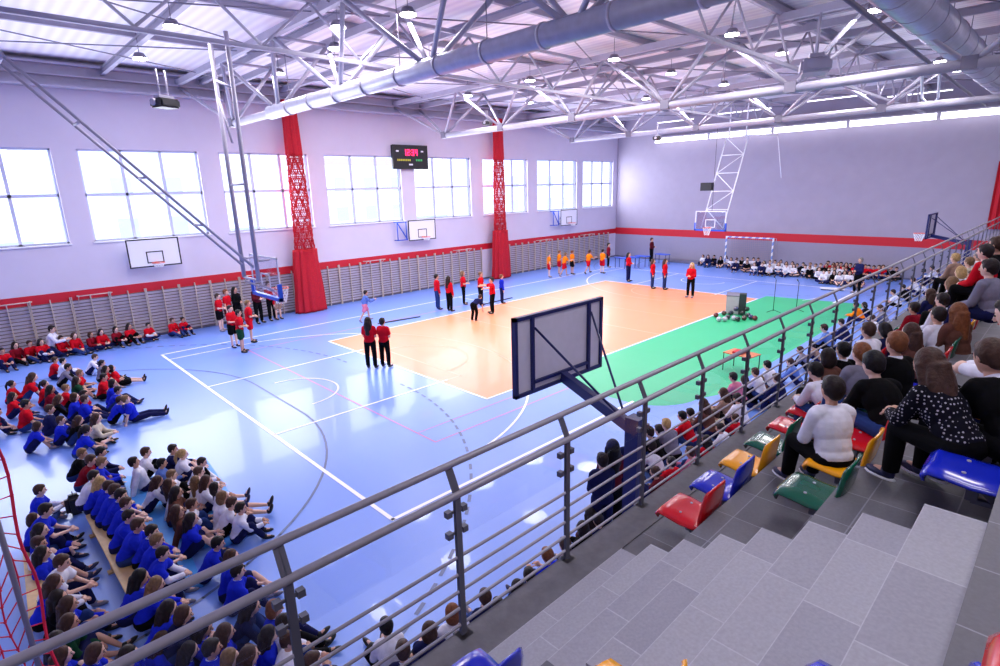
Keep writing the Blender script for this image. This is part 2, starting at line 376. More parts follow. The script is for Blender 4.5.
# round ventilation ducts with slots
def duct(label, a, b_, r, hang):
    rt = thing('ventilation_duct', label, 'duct')
    b = nb(); tube(b, a, b_, r, n=24); obj('duct_tube', b, M_galv, rt)
    A = V(a); B = V(b_); d = (B-A); L = d.length; d.normalize()
    for i in range(1, int(L/1.5)):
        c = A+d*1.5*i; b = nb(); tube(b, c-d*.03, c+d*.03, r+.018, n=24, caps=True); obj('joint_collar', b, M_steel, rt)
        if i % 2: h = nb(); tube(h, c+V((0,0,r)), c+V((0,0,hang)), .012, n=5); obj('hanger_rod', h, M_steel_d, rt)
duct('large silver ventilation duct high above the stands', (-6, -11.7, 9.15), (XF, -11.7, 9.15), .42, 1.0)
duct('silver duct crossing the hall beside the second truss', (-10.3, 4.2, 8.14), (-10.3, -12.4, 8.14), .21, 1.7)
b = nb(); A = onz(843, -4, 8.6); B = onz(985, 106, 8.6); tube(b, A, B, .05, n=8)
tag(obj('service_pipe', b, M_steel_d), 'long thin dark pipe running under the duct above the stands', 'pipe')
# bright light trough and steel angle along the end wall
r = thing('light_trough', 'long glowing white light trough high on the end wall', 'light', (XF, 0, 0))
b = nb(); bx(b, -.5, -.02, -13, 7.4, 8.72, 8.8); bx(b, -.5, -.46, -13, 7.4, 8.45, 8.72); obj('housing', b, M_steel, r)
b = nb()
for k in range(5): bx(b, -.52, -.44, -13+4.1*k+.1, -13+4.1*k+4.02, 8.38, 8.70)
obj('diffuser', b, mat('trough_glow', (1,1,1), .5, emis=(.97, .96, 1), es=2.6), r)
b = nb(); beam(b, (18.2, -13, 9.15), (18.2, 7.5, 9.15), .2, .2); tag(obj('crane_rail', b, M_steel_d), 'dark steel rail just above the glowing trough', 'beam')
# light strips on the ceiling near the end wall
for k, (x, y0, y1) in enumerate([(17, 3.6, 6.2), (16, -1.6, 1.6), (15, -6.5, -3.6), (17, -9.6, -6.9)]):
    r = thing('strip_light', f'slim white strip light under the far roof, {ORD[k]} from the window wall', 'light', (x, (y0+y1)/2, 9.55), group='strip lights')
    L_ = (y1-y0)/2
    b = nb(); bx(b, -.1, .1, -L_, L_, 0, .07); tube(b, (0,-L_*.7,.07), (0,-L_*.7,.6), .01, n=5); tube(b, (0,L_*.7,.07), (0,L_*.7,.6), .01, n=5); obj('housing', b, M_steel, r)
    b = nb(); bx(b, -.08, .08, -L_+.04, L_-.04, -.03, 0); obj('diffuser', b, MATS['trough_glow'], r)
# round pendant lamps, placed where the photograph shows them
LP = [(140,59),(279,74),(335,49),(408,15),(389,87),(430,67),(468,96),(530,81),(529,103),(594,98),(646,99),(732,35),(782,54),(853,81),(875,11),(957,71),(685,105),(624,114),(671,74),(614,60),(724,85),(758,94),(940,62),(172,27),(338,28)]
lb = nb(); tube(lb, (0,0,.02), (0,0,.16), .2, .12, n=16); lampm = mesh('lamp_housing', lb, M_steel_d)
lb = nb(); tube(lb, (0,0,-.01), (0,0,.02), .185, n=16); lampd = mesh('lamp_diffuser', lb, M_lamp)
lb = nb(); tube(lb, (0,0,.16), (0,0,.75), .01, n=5); lampr = mesh('lamp_rod', lb, M_steel_d)
seen = []
for k, (px, py) in enumerate(LP):
    p = onz(px, py, 9.5)
    if p.x > 18.5 or any((p-q).length < 1.2 for q in seen): continue
    seen.append(p)
    r = thing('pendant_lamp', f'round glowing pendant lamp under the roof, {ORD[k]} counting from the left windows', 'lamp', p, group='pendant lamps')
    link('lamp_housing', lampm, r); link('lamp_diffuser', lampd, r); link('suspension_rod', lampr, r)
# projector-like fixtures hanging from the trusses
def device(px, py, z, label, sc=1, mt=None):
    p = onz(px, py, z); r = thing('hanging_projector', label, 'projector', p, rz=.4, scale=sc)
    b = nb(); bx(b, -.26, .26, -.22, .22, -.12, .09); bmesh.ops.bevel(b, geom=b.edges[:], offset=.04, segments=2, affect='EDGES'); obj('housing', b, mt or M_dark, r)
    b = nb(); tube(b, (-.3, .05, 0), (-.2, .05, 0), .08, n=14); obj('lens', b, M_steel, r)
    b = nb(); tube(b, (-.1, 0, .1), (-.1, 0, .75), .02, n=6); tube(b, (.12, 0, .1), (.12, 0, .75), .02, n=6); bx(b, -.2, .2, -.1, .1, .1, .16); obj('mounting_bracket', b, M_steel, r)
device(165, 103, 7.75, 'black projector hanging under the eave beam at upper left', 1.0)
device(657, 138, 7.9, 'dark projector hanging above the far corner of the court', .9)
device(815, 66, 8.2, 'large grey-black box hanging from the truss at upper right', 1.5, M_steel)
device(487, 123, 7.9, 'small black device hanging beside the red curtain top', .6)
# folded bracket of a raised hoop frame at the upper right
r = thing('folded_hoop_frame', 'white folded steel bracket hanging below the duct at upper right', 'frame', (0,0,0)); b = nb()
q = [onz(x, y, 8.6) for x, y in ((922,74),(922,98),(926,102),(934,102),(938,98),(940,72))]
for a, c in zip(q, q[1:]): tube(b, a, c, .045, n=6)
c0 = onz(895,80,8.6); tube(b, q[0], c0, .03, n=6); tube(b, q[5], c0+V((.6,0,.1)), .03, n=6)
obj('bracket_tube', b, M_white, r)
b = nb(); c = onz(930,103,8.5); bx(b, c.x-.3, c.x+.3, c.y-.25, c.y+.25, c.z-.08, c.z+.03); obj('foot_plate', b, M_steel_d, r)

# ------------------------------------------------------------------ wall bars
NR = 15
def wallbar():
    r = thing('wall_bars', 'x', 'wall bars', (0, 0, 0))
    for s in (-1, 0, 1): b = nb(); bx(b, s*.585-.014, s*.585+.014, -.1, 0, 0, 2.0); obj('upright', b, M_wood, r)
    b = nb()
    for i in range(NR):
        z = .1+i*.126; tube(b, (-.58, -.075, z), (.58, -.075, z), .02, n=6)
    obj('rungs', b, M_rung, r)
    return r
base = wallbar(); xs = []
x = -21.4; k = 0
while x < 18.7:
    if abs(x+6.8) > .95 and abs(x-6.0) > .95: xs.append(x)
    x += 1.22
for k, x in enumerate(xs):
    lab = f'wooden wall bars, {ORD[k % 40]} ladder from the left end of window wall'
    o = base if k == 0 else dup(base, (0,0,0))
    o.location = (x, YW-.012, 0); o['label'] = lab; o['group'] = 'wall bars along the window wall'
# every fifth bay carries a protruding pull-up bar on top
for k, x in enumerate([-17.6, -15.2, -9.1, -3.0, 3.1, 10.4, 15.3]):
    r = thing('pull_up_bar', f'pale pull-up bar projecting above the wall bars, {ORD[k]} from the left', 'bar', (x, YW-.02, 2.02), group='pull-up bars')
    b = nb(); tube(b, (-.55,-.5,.05), (.55,-.5,.05), .02, n=6); obj('grip_bar', b, M_wood, r)
    b = nb()
    for s in (-.5, .5): beam(b, (s,0,0), (s,-.52,.05), .03, .05); beam(b, (s,0,-.35), (s,-.4,0), .02, .03)
    obj('side_arm', b, M_wood, r)

# ------------------------------------------------------------------ red net curtains (bundled)
def bundle(x, label):
    r = thing('net_curtain', label, 'curtain', (x, YW-.62, 0)); rnd = random.Random(int(x*10))
    def column(bm, z0, z1, w0, w1, depth, folds, jag=0):
        n = 64; rows = []
        for j in range(25):
            f = j/24; z = z0+(z1-z0)*f; w = w0+(w1-w0)*f; row = []
            for i in range(n):
                a = 2*PI*i/n; k = 1+.12*math.sin(folds*a+.6*math.sin(f*3))+.05*math.sin((folds*2+3)*a+f*4)
                row.append(bm.verts.new((w*k*math.cos(a), depth*k*math.sin(a), z+(jag*math.sin(5*a) if j == 0 else 0))))
            rows.append(row)
        for a, c in zip(rows, rows[1:]):
            for i in range(n): ff = bm.faces.new((a[i], a[(i+1) % n], c[(i+1) % n], c[i])); ff.smooth = True
        bm.faces.new(rows[0][::-1]); bm.faces.new(rows[-1])
    b = nb(); column(b, .02, 3.0, .72, .52, .3, 11); obj('gathered_fabric', b, M_curtain, r)
    b = nb(); column(b, 7.2, 9.55, .36, .3, .22, 7); obj('upper_fabric', b, M_curtain, r)
    b = nb()   # loose netting in between, daylight shows through it
    for q in range(46):
        a = 2*PI*q/46; p0 = V((.46*math.cos(a), .24*math.sin(a), 2.9)); p1 = V((.33*math.cos(a+.3), .2*math.sin(a+.3), 7.3)); last = p0
        for j in range(1, 19):
            f = j/18; p = p0.lerp(p1, f)+V((.05*math.sin(j*2.1+q), .03*math.cos(j*1.7+q), 0)); tube(b, last, p, .016, n=4, caps=False); last = p
    for j in range(44):
        z = 2.9+j*.1; w = .46-.13*j/44
        if j % 3 != 2: ring(b, (0, 0, z), w*.8, .013, seg=14, n=4)
    obj('loose_netting', b, M_curtain, r)
    b = nb(); tube(b, (-.4,0,9.6), (.4,0,9.6), .03, n=6); tube(b, (0,0,9.55), (0,0,10), .02, n=6); obj('hanging_rail', b, M_steel, r)
bundle(-6.85, 'tall bundled red net curtain left of the scoreboard')
bundle(5.95, 'tall bundled red net curtain right of the scoreboard')
b = nb(); n = 22
rows = [[b.verts.new((19.12+.07*math.sin(i*1.7), -11.55-i*.09, z)) for i in range(n)] for z in (2.9, 4.5, 6.2)]
for a, c in zip(rows, rows[1:]):
    for i in range(n-1): b.faces.new((a[i], a[i+1], c[i+1], c[i]))
tag(obj('fabric_drape', b, M_curtain), 'red cloth drape on the end wall at the right edge', 'curtain')

# ------------------------------------------------------------------ scoreboard
r = thing('scoreboard', 'black digital scoreboard on the window wall showing 12:34 in red', 'scoreboard', (-.2, YW-.14, 7.28))
b = nb(); bx(b, -1.1, 1.1, -.06, .1, -.6, .6); obj('housing', b, mat('scoreboard_black', s2l(12, 11, 22), .5), r)
b = nb(); bx(b, -1.14, 1.14, -.08, -.055, .57, .62); bx(b, -1.14, 1.14, -.08, -.055, -.62, -.57); bx(b, -1.14, -1.09, -.08, -.055, -.6, .6); bx(b, 1.09, 1.14, -.08, -.055, -.6, .6); obj('bezel', b, M_dark, r)
M_led = mat('red_led', (1, .02, .15), .5, emis=(1, .02, .12), es=3); M_ledy = mat('amber_led', s2l(160,150,50), .5, emis=s2l(150,140,50), es=.8); M_ledg = mat('green_led', s2l(50,150,80), .5, emis=s2l(50,150,80), es=.8)
SEG = {'1':'bc','2':'abged','3':'abgcd','4':'fgbc'}
def digit(bm, ch, x, z, w, h, t):
    S = {'a':(x,x+w,z+h-t,z+h),'g':(x,x+w,z+h/2-t/2,z+h/2+t/2),'d':(x,x+w,z,z+t),'f':(x,x+t,z+h/2,z+h),'b':(x+w-t,x+w,z+h/2,z+h),'e':(x,x+t,z,z+h/2),'c':(x+w-t,x+w,z,z+h/2)}
    for s in SEG[ch]: a = S[s]; bx(bm, a[0], a[1], -.075, -.061, a[2], a[3])
b = nb()
for ch, x in zip('1234', (-.43, -.2, .08, .31)): digit(b, ch, x, .08, .16, .32, .045)
bx(b, -.005, .03, -.075, -.061, .15, .19); bx(b, -.005, .03, -.075, -.061, .29, .33); obj('clock_digits', b, M_led, r)
b = nb()
for i in range(8): bx(b, -.85+i*.11, -.78+i*.11, -.075, -.061, -.2, -.1)
obj('left_score_lamps', b, M_ledy, r); b = nb()
for i in range(4): bx(b, .35+i*.11, .42+i*.11, -.075, -.061, -.2, -.1)
obj('right_score_lamps', b, M_ledg, r)
b = nb(); bx(b, -.12, .12, -.075, -.061, -.42, -.34); bx(b, -.9, -.74, -.075, -.061, .26, .34); bx(b, .7, .86, -.075, -.061, .26, .34); obj('caption_marks', b, M_white, r)

# ------------------------------------------------------------------ hoops
def rim_net(r, x, z, y=0., dirv=(-1,0), netlen=.4):
    dx, dy = dirv; c = V((x+dx*.37, y+dy*.37, z))
    b = nb(); ring(b, c, .225, .012); tube(b, (x, y, z), c-V((dx,dy,0))*.22, .02, n=6); beam(b, (x-dy*.09, y+dx*.09, z-.02), c-V((dx,dy,0))*.2, .02, .04); beam(b, (x+dy*.09, y-dx*.09, z-.02), c-V((dx,dy,0))*.2, .02, .04)
    rim = obj('rim', b, M_hoop, r)
    b = nb(); n = 12
    for i in range(n):
        for d in (-1, 1):
            last = None
            for j in range(6):
                f = j/5; R = .225-.1*f; a = 2*PI*(i+d*j*.5)/n; p = c+V((R*math.cos(a), R*math.sin(a), -netlen*f))
                if last is not None: tube(b, last, p, .007, n=4, caps=False)
                last = p
    obj('net', b, M_net, rim)
def wall_hoop(X, label, frameleft=False):
    # board seen from the front, hung on a side arm frame
    r = thing('basketball_hoop', label, 'basketball hoop', (X, YW, 0)); yb = -.45
    b = nb(); bx(b, -.9, .9, yb-.015, yb+.015, 2.9, 3.95); bd = obj('backboard', b, M_boardw, r)
    b = nb(); t = .05
    for x0, x1, z0, z1 in ((-.92,.92,2.87,2.92),(-.92,.92,3.93,3.98),(-.92,-.87,2.87,3.98),(.87,.92,2.87,3.98),(-.3,.3,3.02,3.06),(-.3,.3,3.44,3.48),(-.3,-.26,3.02,3.48),(.26,.3,3.02,3.48)): bx(b, x0, x1, yb-.022, yb-.012, z0, z1)
    obj('board_markings', b, M_dark, bd)
    b = nb()
    for s in (-.6, .6):
        tube(b, (s, yb, 3.9), (s, 0, 3.9), .02, n=6); tube(b, (s, yb, 3.0), (s, 0, 3.0), .025, n=6); tube(b, (s, yb, 3.9), (s*.8, 0, 3.3), .015, n=6); tube(b, (s,0,2.95),(s,0,3.95), .02, n=6)
    obj('wall_bracket', b, M_navy, r)
    if frameleft:
        b = nb()
        for a, c in (((-1.52,-.3,2.95),(-1.52,-.3,3.9)),((-1.52,-.3,3.9),(-.9,-.3,3.9)),((-1.52,-.3,2.95),(-.9,-.3,2.95)),((-1.52,-.3,3.9),(-.9,-.3,2.95)),((-.95,-.3,2.95),(-.95,-.3,3.9)),((-1.52,-.3,3.9),(-1.52,0,3.9)),((-1.52,-.3,2.95),(-1.52,0,2.95))): tube(b, a, c, .03, n=6)
        obj('swing_frame', b, M_blue, r)
    rim_net(r, 0, 3.05, yb, (0,-1), .0001 if False else .18)
    return r
wall_hoop(-13.0, 'white basketball board on the window wall, leftmost, below the second window')
wall_hoop(.1, 'white basketball board with blue side frame below the scoreboard', True)
wall_hoop(12.9, 'white basketball board with blue side frame nearest the far corner', True)
def back_hoop(X, Y, label, post=True):
    # board seen from behind, on a navy cantilever post
    r = thing('basketball_hoop', label, 'basketball hoop', (X, Y, 0))
    b = nb(); bx(b, -.9, .9, 0, .03, 2.9, 3.92); obj('backboard', b, M_board, r)
    b = nb()
    for x0, x1, z0, z1 in ((-.93,.93,2.87,2.92),(-.93,.93,3.9,3.95),(-.93,-.88,2.87,3.95),(.88,.93,2.87,3.95)): bx(b, x0, x1, -.03, .04, z0, z1)
    for s in (-.6, .6): bx(b, s-.025, s+.025, -.04, 0, 2.9, 3.92)
    bx(b, -.6, .6, -.04, 0, 3.0, 3.04)
    obj('board_frame', b, M_navy, r)
    rim_net(r, 0, 3.05, .03, (0, 1), .35)
    return r
r = back_hoop(-12.76, -10.25, 'navy framed basketball board seen from behind, in front of the railing')
px, py = -.35, -1.45
b = nb(); beam(b, (0, -.05, 2.96), (px, py+.08, 2.72), .1, .14); obj('cantilever_arm', b, M_navy, r)
b = nb(); bx(b, px-.09, px+.09, py-.09, py+.09, 0, 2.86); bx(b, px-.25, px+.25, py-.25, py+.25, 0, .03); obj('post', b, M_navy, r)
b = nb(); tube(b, (-.6, -.06, 3.78), (px-.05, py+.2, 2.84), .016, n=6); tube(b, (.6, -.06, 3.78), (px+.05, py+.2, 2.84), .016, n=6); obj('stay_rod', b, M_navy, r)
r = back_hoop(13.2, -10.2, 'distant navy framed basketball board seen from behind, above the railing end')
b = nb(); beam(b, (0, -.05, 2.96), (px, py+.08, 2.72), .1, .14); obj('cantilever_arm', b, M_navy, r)
b = nb(); bx(b, px-.09, px+.09, py-.09, py+.09, 0, 2.86); obj('post', b, M_navy, r)
b = nb(); tube(b, (-.6, -.06, 3.78), (px, py+.2, 2.84), .016, n=6); tube(b, (.6, -.06, 3.78), (px, py+.2, 2.84), .016, n=6); obj('stay_rod', b, M_navy, r)
def ceil_hoop(s, label):
    # s=-1 near end, facing +X ; s=+1 far end
    X = 12.8*s; r = thing('ceiling_basketball_hoop', label, 'basketball hoop', (X, 0, 0))
    b = nb(); bx(b, -.012, .012, -.9, .9, 2.9, 3.95); bd = obj('clear_backboard', b, M_acryl, r)
    b = nb(); x = -s*.02
    for y0, y1, z0, z1 in ((-.92,.92,3.92,3.97),(-.92,-.87,2.9,3.97),(.87,.92,2.9,3.97),(-.3,.3,3.04,3.08),(-.3,.3,3.46,3.5),(-.3,-.26,3.04,3.5),(.26,.3,3.04,3.5)): bx(b, x-.01, x+.01, y0, y1, z0, z1)
    obj('board_markings', b, M_white, bd)
    b = nb(); bx(b, -.05, .05, -.95, .95, 2.84, 2.93); bx(b, -.05, .05, -.95, -.88, 2.84, 3.3); bx(b, -.05, .05, .88, .95, 2.84, 3.3); obj('blue_padding', b, M_blue, r)
    rim_net(r, 0, 3.05, 0, (-s, 0), .42)
    b = nb()
    if s < 0:
        for y in (-.5, .5):
            tube(b, (-.35, y, 3.4), (-.35, y*1.1, 9.2), .055, n=8); tube(b, (-.35, y, 3.9), (0, y, 3.9), .03, n=6); tube(b, (-.35, y, 3.3), (0, y, 3.1), .03, n=6)
        tube(b, (-.35,-.5,3.4), (-.35,.5,3.4), .03, n=6); tube(b, (-.35,-.5,5.8), (-.35,.5,5.8), .03, n=6); tube(b, (-.35,-.5,8.0), (-.35,.5,8.3), .03, n=6); tube(b, (-.35,.5,7.9), (-.35,.0,6.8), .03, n=6)
    else:
        A = []; z0, z1, x1 = 3.9, 8.1, 2.7; off = .75
        for y in (-.65, .65): tube(b, (.25, y, 3.0), (x1, y, z1), .04, n=6); tube(b, (0,y,3.9), (.6,y,3.9), .03, n=6)
        for i in range(5):
            f = i/5; g = (i+1)/5; p = lambda t, y: (.25+(x1-.25)*t, y, 3.0+(z1-3.0)*t); sgn = .65 if i % 2 else -.65
            tube(b, p(f, sgn), p(g, -sgn), .028, n=6); tube(b, p(g, -.65), p(g, .65), .028, n=6)
        tube(b, (x1,-.5,z1), (x1,-.5,9.9), .04, n=6); tube(b, (x1,.5,z1), (x1,.5,9.9), .04, n=6); tube(b, (x1-.1,1.6,8.35), (x1+.2,-2.2,8.0), .04, n=6); tube(b, (x1+.2,-2.2,8.0), (x1+.2,-2.6,5.7), .02, n=6)
    obj('support_frame', b, M_white if s > 0 else M_steel, r)
    b = nb()
    if s < 0:
        for y in (-.4, .4): tube(b, (-.4, y, 3.75), (-4.45, y, 8.2), .035, n=6)
        for f in (.25, .5, .75): tube(b, (-.4-4.05*f, -.4, 3.75+4.45*f), (-.4-4.05*f, .4, 3.75+4.45*f), .03, n=6)
        tube(b, (-4.45,-.5,8.2), (-4.45,.5,8.2), .04, n=6); tube(b, (-4.45,0,8.2), (-4.45,0,9.9), .04, n=6); obj('folding_strut', b, M_steel, r)
    else:
        tube(b, (.1, 0, 3.9), (.1, 0, 8.6), .012, n=5); bx(b, 0, .3, .1, .75, 5.1, 5.55); obj('shot_clock', b, M_dark, r)
    return r
ceil_hoop(-1, 'near ceiling-hung basketball hoop with clear board and blue padding')
ceil_hoop(1, 'far ceiling-hung basketball hoop on a white lattice frame')

# ------------------------------------------------------------------ handball goal
r = thing('handball_goal', 'handball goal with blue and white striped frame at the end wall', 'goal', (18.3, -.05, 0))
sm_ = bpy.data.materials.new('blue_white_stripes'); t, b = nt(sm_); N = t.nodes; L = t.links
tc = N.new('ShaderNodeTexCoord'); sx = N.new('ShaderNodeSeparateXYZ'); L.new(tc.outputs['Object'], sx.inputs[0])
ad = N.new('ShaderNodeMath'); ad.operation = 'ADD'; L.new(sx.outputs['Y'], ad.inputs[0]); L.new(sx.outputs['Z'], ad.inputs[1])
mm_ = N.new('ShaderNodeMath'); mm_.operation = 'PINGPONG'; mm_.inputs[1].default_value = .22; L.new(ad.outputs[0], mm_.inputs[0])
gt = N.new('ShaderNodeMath'); gt.operation = 'GREATER_THAN'; gt.inputs[1].default_value = .11; L.new(mm_.outputs[0], gt.inputs[0])
mx_ = N.new('ShaderNodeMix'); mx_.data_type = 'RGBA'; mx_.inputs['A'].default_value = (*s2l(236,238,248), 1); mx_.inputs['B'].default_value = (*s2l(120,150,215), 1)
L.new(gt.outputs[0], mx_.inputs['Factor']); L.new(mx_.outputs['Result'], b.inputs['Base Color'])
for s in (-1.5, 1.5): b = nb(); bx(b, -.04, .04, s-.04, s+.04, 0, 2.0); obj('goal_post', b, sm_, r)
b = nb(); bx(b, -.04, .04, -1.54, 1.54, 2.0, 2.08); obj('crossbar', b, sm_, r)
b = nb()
for s in (-1.5, 1.5): tube(b, (0,s,2.04), (.5,s,2.0), .015, n=5); tube(b, (.5,s,2.0), (.85,s,0), .015, n=5)
obj('rear_stay', b, M_steel, r)
b = nb()
for i in range(25): y = -1.5+i*.125; tube(b, (.5,y,2.0), (.8,y,.02), .006, n=4, caps=False)
for j in range(16): tube(b, (.5+.3*j/16,-1.5,2-.123*j), (.5+.3*j/16,1.5,2-.123*j), .006, n=4, caps=False)
obj('goal_net', b, mat('tan_cord', s2l(170,150,160), .8), r)
# ------------------------------------------------------------------ grandstand
XA, XB = -15.292, -16.72
def ky(k): return -12.974-.249*k
def kz(k): return 2.835+.161*k
F = [kz(-1), kz(2), kz(5), kz(8), kz(11), kz(14)]
FY = [-12.62, ky(2), ky(5), ky(8), ky(11), ky(14), YB]
b = nb(); c = nb()
for i in range(6):
    for x0, x1 in (((XN, XB), (XA, 18.9)) if i < 3 else ((XN, 18.9),)): bx(b, x0, x1, FY[i+1], FY[i], F[i]-.48 if i else F[0]-.3, F[i])
bx(b, XB, XA, FY[1], FY[0], F[0]-.3, F[0]-.001)
struct('terrace_floor', b, M_tile_d, label='dark grey tiled terraces of the grandstand')
b = nb()
for k in range(0, 8): bx(b, XB, XA, ky(k+1), ky(k), kz(k)-.2, kz(k))
struct('stairs', b, M_tile_l, label='light grey tiled aisle steps of the grandstand')
b = nb(); bx(b, XN, 18.9, -12.86, -12.585, F[0]-.3, F[0]+.012); struct('trim_5', b, M_conc, label='dark concrete kerb along the grandstand edge')
b = nb(); bx(b, XN, 18.9, -12.86, -12.74, 0, F[0]-.3); struct('wall_under_stand', b, M_wall_low)
b = nb()
for k in (1,): bx(b, XB-.02, XB, FY[3], ky(0), F[0], F[0]+.02)

# railing
RY = -12.62; RX0 = -16.59; RP = 1.072
rail = thing('railing', 'long brushed steel railing with glass panels along the grandstand edge', 'railing', (0, RY, F[0]))
b = nb(); tube(b, (-22, .07, 1.21), (18.8, .07, 1.21), .022, n=12); obj('handrail', b, M_rail, rail)
b = nb(); tube(b, (-22, 0, 1.035), (18.8, 0, 1.035), .024, n=12); obj('lower_handrail', b, M_rail, rail)
for i in range(5): b = nb(); tube(b, (-22, 0, .09+.127*i), (18.8, 0, .09+.127*i), .011, n=8); obj('infill_bar', b, M_rail, rail)
pm = nb(); bx(pm, -.022, .022, -.012, -.004, 0, 1.03); bx(pm, -.022, .022, .004, .012, 0, 1.03); bx(pm, -.05, .05, -.05, .05, 0, .012)
for z in (.2, .45, .7, .95): bx(pm, -.018, .018, -.005, .005, z, z+.04)
pm = mesh('post', pm, M_post)
sm = nb(); beam(sm, (-.012, 0, 1.05), (-.012, .07, 1.2), .008, .03, (1,0,0)); beam(sm, (.012, 0, 1.05), (.012, .07, 1.2), .008, .03, (1,0,0)); sm = mesh('handrail_bracket', sm, M_post)
CM = []
for s in (-1, 1):
    for z in (.92, .77): cm = nb(); tube(cm, (s*.02, .015, z), (s*.05, .015, z), .011, n=8); bx(cm, s*.06-.02, s*.06+.02, -.004, .034, z-.02, z+.02); CM.append(mesh('glass_clamp', cm, M_post))
i0 = -5
for i in range(i0, 33):
    x = RX0+RP*i; link('post', pm, rail, (x, 0, 0)); link('handrail_bracket', sm, rail, (x, 0, 0))
    if i < 20 and i > -5:
        for q in CM: link('glass_clamp', q, rail, (x, 0, 0))
for i in range(i0, 32):
    x = RX0+RP*i; b = nb(); bx(b, x+.05, x+RP-.05, .011, .019, .72, .985); obj('glass_panel', b, M_railglass, rail)

# ------------------------------------------------------------------ seats
def seat_mesh():
    prof = [(.215,-.055),(.225,-.02),(.2,.004),(.12,0),(0,-.018),(-.12,-.018),(-.185,.01),(-.205,.07),(-.218,.145),(-.228,.23),(-.236,.31),(-.24,.335)]
    wid = [.18,.2,.215,.22,.22,.215,.21,.21,.208,.205,.185,.15]; b = nb(); rows = []; n = 12
    for (x, z), w in zip(prof, wid):
        row = []
        for i in range(n+1):
            f = -1+2*i/n; e = abs(f)**4
            if z < .03 or x > -.19: row.append(b.verts.new((x, w*f, z-.035*e+.012*(1-f*f)*-1)))
            else: row.append(b.verts.new((x+.03*e*1.2, w*f, z-.02*e)))
        rows.append(row)
    for a, c in zip(rows, rows[1:]):
        for i in range(n): b.faces.new((a[i], a[i+1], c[i+1], c[i]))
    bmesh.ops.recalc_face_normals(b, faces=b.faces[:]); bmesh.ops.solidify(b, geom=b.faces[:], thickness=.016)
    for f in b.faces: f.smooth = True
    me = bpy.data.meshes.new('seat_shell'); b.to_mesh(me); b.free(); me.materials.append(M_plastic); return me
SEATM = seat_mesh()
b = nb(); bx(b, -.17, .1, -.03, .03, -.055, -.025); bx(b, -.03, .03, -.035, .035, -.2, -.05); bx(b, -.3, -.0, -.02, .02, -.22, -.19); SEATB = mesh('support_bracket', b, M_post)
b = nb(); beam(b, (.02,0,-.06), (-.28,0,-.36), .025, .035); beam(b, (-.02,0,-.2), (-.02,0,-.4), .03, .03); SEATL = mesh('support_leg', b, M_post)
b = nb(); tube(b, (.05,0,-.012), (.05,0,.0), .012, n=8); SEATS = mesh('bolt_cap', b, M_steel)
SC = dict(r=s2l(205,12,24), b=s2l(18,38,190), y=s2l(250,168,8), g=s2l(6,88,66))
SN = dict(r='red', b='blue', y='yellow', g='green')
PANH = .42
def seat(x, row, c, label, dy=0):
    r = thing('stadium_seat', label, 'seat', (x, [-13.27, -14.1, -14.86, -15.5][row]+dy, F[row]+PANH-.02), PI/2, group='plastic stadium seats', scale=.88)
    sh = link('seat_shell', SEATM, r, color=SC[c]); link('support_bracket', SEATB, r); link('support_leg', SEATL, r); [link('bolt_cap', SEATS, sh, (0, q, 0)) for q in (-.1, .1)]
rown = ['front row', 'second row', 'third row']
for row, x0, pat in ((0, -14.79, 'rbygr'), (1, -14.74, 'gyrgb'), (2, -14.87, 'brygb')):
    for i in range(15):
        c = pat[i % 5] if i < 5 else 'bygrybgr'[(i*3+row) % 8]
        seat(x0+.545*i, row, c, f'{SN[c]} plastic seat in the {rown[row]}, {ORD[i]} past the aisle')
NEARS = [(-17.04, 0, 'b', 'blue plastic seat cut off at the bottom edge, front row before the aisle'),
         (-17.0, 1, 'y', 'yellow plastic seat cut off at the bottom edge, second row before the aisle'),
         (-17.3, 1, 'r', 'red plastic seat behind the cut off yellow one at the bottom edge'),
         (-16.94, 2, 'b', 'blue seat back poking up at the bottom edge of the light stairs'),
         ]
for a in NEARS[:2]+NEARS[3:]: seat(*a)

# ------------------------------------------------------------------ people
def ev_mesh(bm, vox, name, smooth=3):
    me = bpy.data.meshes.new('tmp'); bmesh.ops.recalc_face_normals(bm, faces=bm.faces[:]); bm.to_mesh(me); bm.free()
    o = bpy.data.objects.new('tmp', me); COL.objects.link(o)
    m = o.modifiers.new('r', 'REMESH'); m.mode = 'VOXEL'; m.voxel_size = vox; m.use_smooth_shade = True
    if smooth: s = o.modifiers.new('s', 'SMOOTH'); s.factor = .5; s.iterations = smooth
    dg = bpy.context.evaluated_depsgraph_get(); dg.update()
    out = bpy.data.meshes.new_from_object(o.evaluated_get(dg)); out.name = name; bpy.data.objects.remove(o); bpy.data.meshes.remove(me)
    return out
def caps(bm, a, b, r1, r2, n=12): tube(bm, a, b, r1, r2, n=n); ball(bm, a, r1, n, 8); ball(bm, b, r2, n, 8)
def nrm(v): return V(v).normalized()
